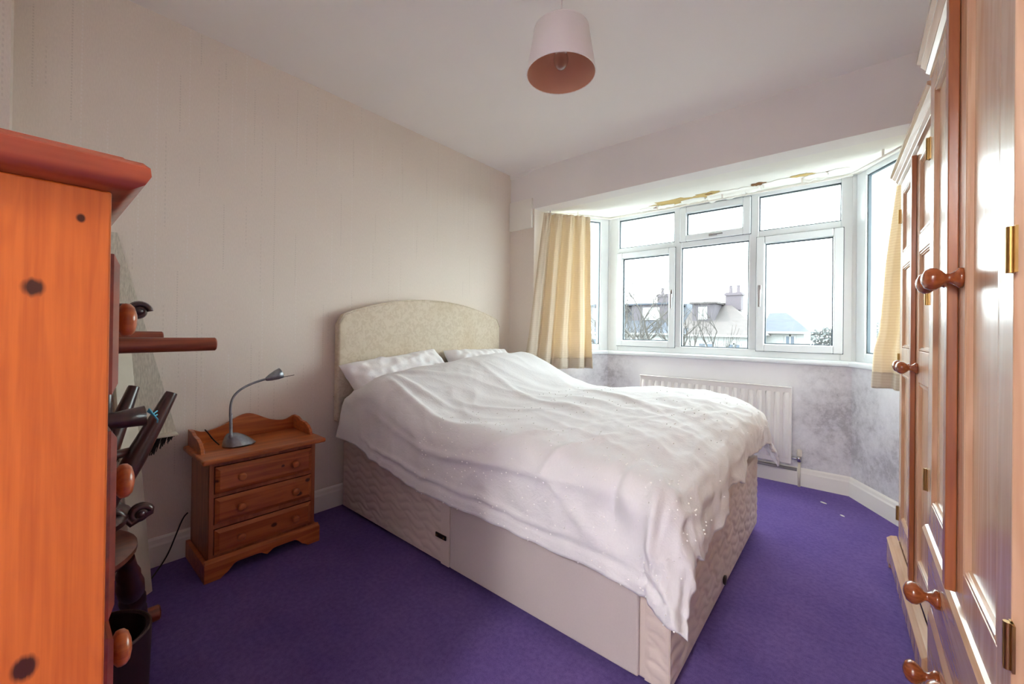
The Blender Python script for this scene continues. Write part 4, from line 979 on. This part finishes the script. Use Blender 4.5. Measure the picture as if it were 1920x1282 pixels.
house_block('semi_house', 'house with hipped brown roof and tall chimney seen through the middle pane', -6.1, -2.0, 25, 32, .90, 3.15, 'roof_tile', 'render_white', (0, 2.6), wins=[(-5.3, -4.3, -.9, .4), (-3.6, -2.8, -.9, .4)], dormers=[(-6.0, -4.6, 1.3, 2.95, 26.2)], chimneys=[(-3.9, 2.6, 3.8, .95)], group='houses opposite')
house_block('corner_house', 'small pale house with grey hipped roof seen through the right pane', -1.95, .05, 28, 33, 1.15, 2.45, 'roof_slate', 'render_white', (.2, 1.5), wins=[(-.95, -.35, .1, .95)], group='houses opposite')
# low garden buildings and fences
sh_ = thing('garden_shed', (-3.4, 17, GZ), 'low shed roof at the foot of the middle pane', 'shed')
B(-1.3, 1.3, 0, 2.4, 0, 2.9).build('wall', 'render_white', sh_)
for k in range(9): B(-1.45+.322*k, -1.45+.322*k+.30, -.2, 2.6, 2.9+.02*(k % 2), 2.98+.02*(k % 2)).build('roof_sheet', 'roof_tile', sh_)
fn_ = thing('garden_fence', (-5, 14.5, GZ), 'pale garden fence crossing below the windows', 'fence')
B(-7, 9, .03, .07, .35, .45).build('rail', 'fence_wood', fn_); B(-7, 9, .03, .07, 1.4, 1.5).build('rail', 'fence_wood', fn_)
slat = B(-.07, .07, -.01, .02, 0, 1.9).build('slat', 'fence_wood', fn_); slat.location.x = -6.9
for k in range(1, 95):
    s2 = slat.copy(); col.objects.link(s2); s2.location.x = -6.9+.168*k
# bare tree
def tree(name, label, root, trunk_dir, h, r, depth, seed, leafm=None, group=None):
    rnd = random.Random(seed); t_ = thing(name, root, label, 'tree', group=group)
    trunk, br_, tw = MB(), MB(), MB()
    def grow(p, d, L, rad, lev):
        n_ = 5 if lev == 0 else 4; pts = [p]; q = p.copy(); dd = d.copy()
        for k in range(n_):
            dd = (dd+Vector((rnd.uniform(-.22, .22), rnd.uniform(-.22, .22), rnd.uniform(-.08, .2)))).normalized(); q = q+dd*L/n_; pts.append(q)
        tgt = trunk if lev == 0 else (br_ if lev < 3 else tw)
        tgt.tube(pts, [rad*(1-.5*k/n_) for k in range(n_+1)], 6 if lev < 3 else 4, cap=lev < 2)
        if lev < depth:
            for c in range(3 if lev < 3 else 4):
                k = rnd.randint(2, n_); nd = (dd+Vector((rnd.uniform(-1, 1), rnd.uniform(-1, 1), rnd.uniform(-.2, .9)))*.95).normalized()
                grow(pts[k], nd, L*rnd.uniform(.55, .8), rad*.52, lev+1)
    grow(Vector((0, 0, 0)), Vector(trunk_dir).normalized(), h, r, 0)
    trunk.build('trunk', 'bark', t_, True); br_.build('branches', 'bark', t_, True); o = tw.build('twigs', 'bark', t_); o['kind'] = 'stuff'
    return t_
tree('bare_tree', 'bare pruned tree with knobbly branches in front of the left house', (-1.55, 8.0, GZ), (-.25, 0, 1), 2.7, .14, 5, 3)
tree('bare_tree', 'bare tree spreading across the middle window pane', (-.35, 8.6, GZ), (-.1, 0, 1), 2.6, .15, 5, 11)
def bush(name, label, ctr, rad, mat, seed, n_=900, cat='bush', group=None, leaf=.10):
    rnd = random.Random(seed); b_ = thing(name, (ctr[0], ctr[1], GZ), label, cat, group=group); lf = MB(); c = Vector((0, 0, ctr[2]-GZ))
    for k in range(n_):
        d = Vector((rnd.gauss(0, 1), rnd.gauss(0, 1), rnd.gauss(0, 1))).normalized(); p = c+Vector((d.x*rad[0], d.y*rad[1], d.z*rad[2]))*(rnd.random()**.35)*(1+.25*nz(d.x*3, d.y*3, d.z*3+seed))
        a = Vector((rnd.gauss(0, 1), rnd.gauss(0, 1), rnd.gauss(0, 1))).normalized()*leaf; b2 = a.cross(Vector((rnd.gauss(0, 1), rnd.gauss(0, 1), rnd.gauss(0, 1)))).normalized()*leaf*.5
        lf.add([p-a, p+b2, p+a, p-b2], [(0, 1, 2, 3)])
    o = lf.build('foliage', mat, b_, flip=False); o['kind'] = 'stuff'
    MB().tube([(0, 0, 0), (0, 0, ctr[2]-GZ)], [.08, .04], 6).build('stem', 'bark', b_)
    return b_
bush('leafy_bush', 'fresh green bush low in the middle window pane', (-.75, 11.0, -.15), (.75, .6, .55), 'leaf_green', 5, 1200)
bush('distant_tree', 'hazy rounded tree beyond the right window pane', (3.4, 48, .9), (2.6, 2, 1.5), 'leaf_dull', 6, 900, 'tree', 'distant trees', .28)
bush('distant_tree', 'smaller far tree right of the small grey-roofed house', (.9, 55, .6), (3.2, 2, 1.2), 'leaf_dull', 8, 800, 'tree', 'distant trees', .28)
bush('distant_tree', 'tree glimpsed past the wardrobe curtain', (8.2, 40, .6), (3.4, 2, 2.0), 'leaf_dull', 9, 900, 'tree', 'distant trees', .28)
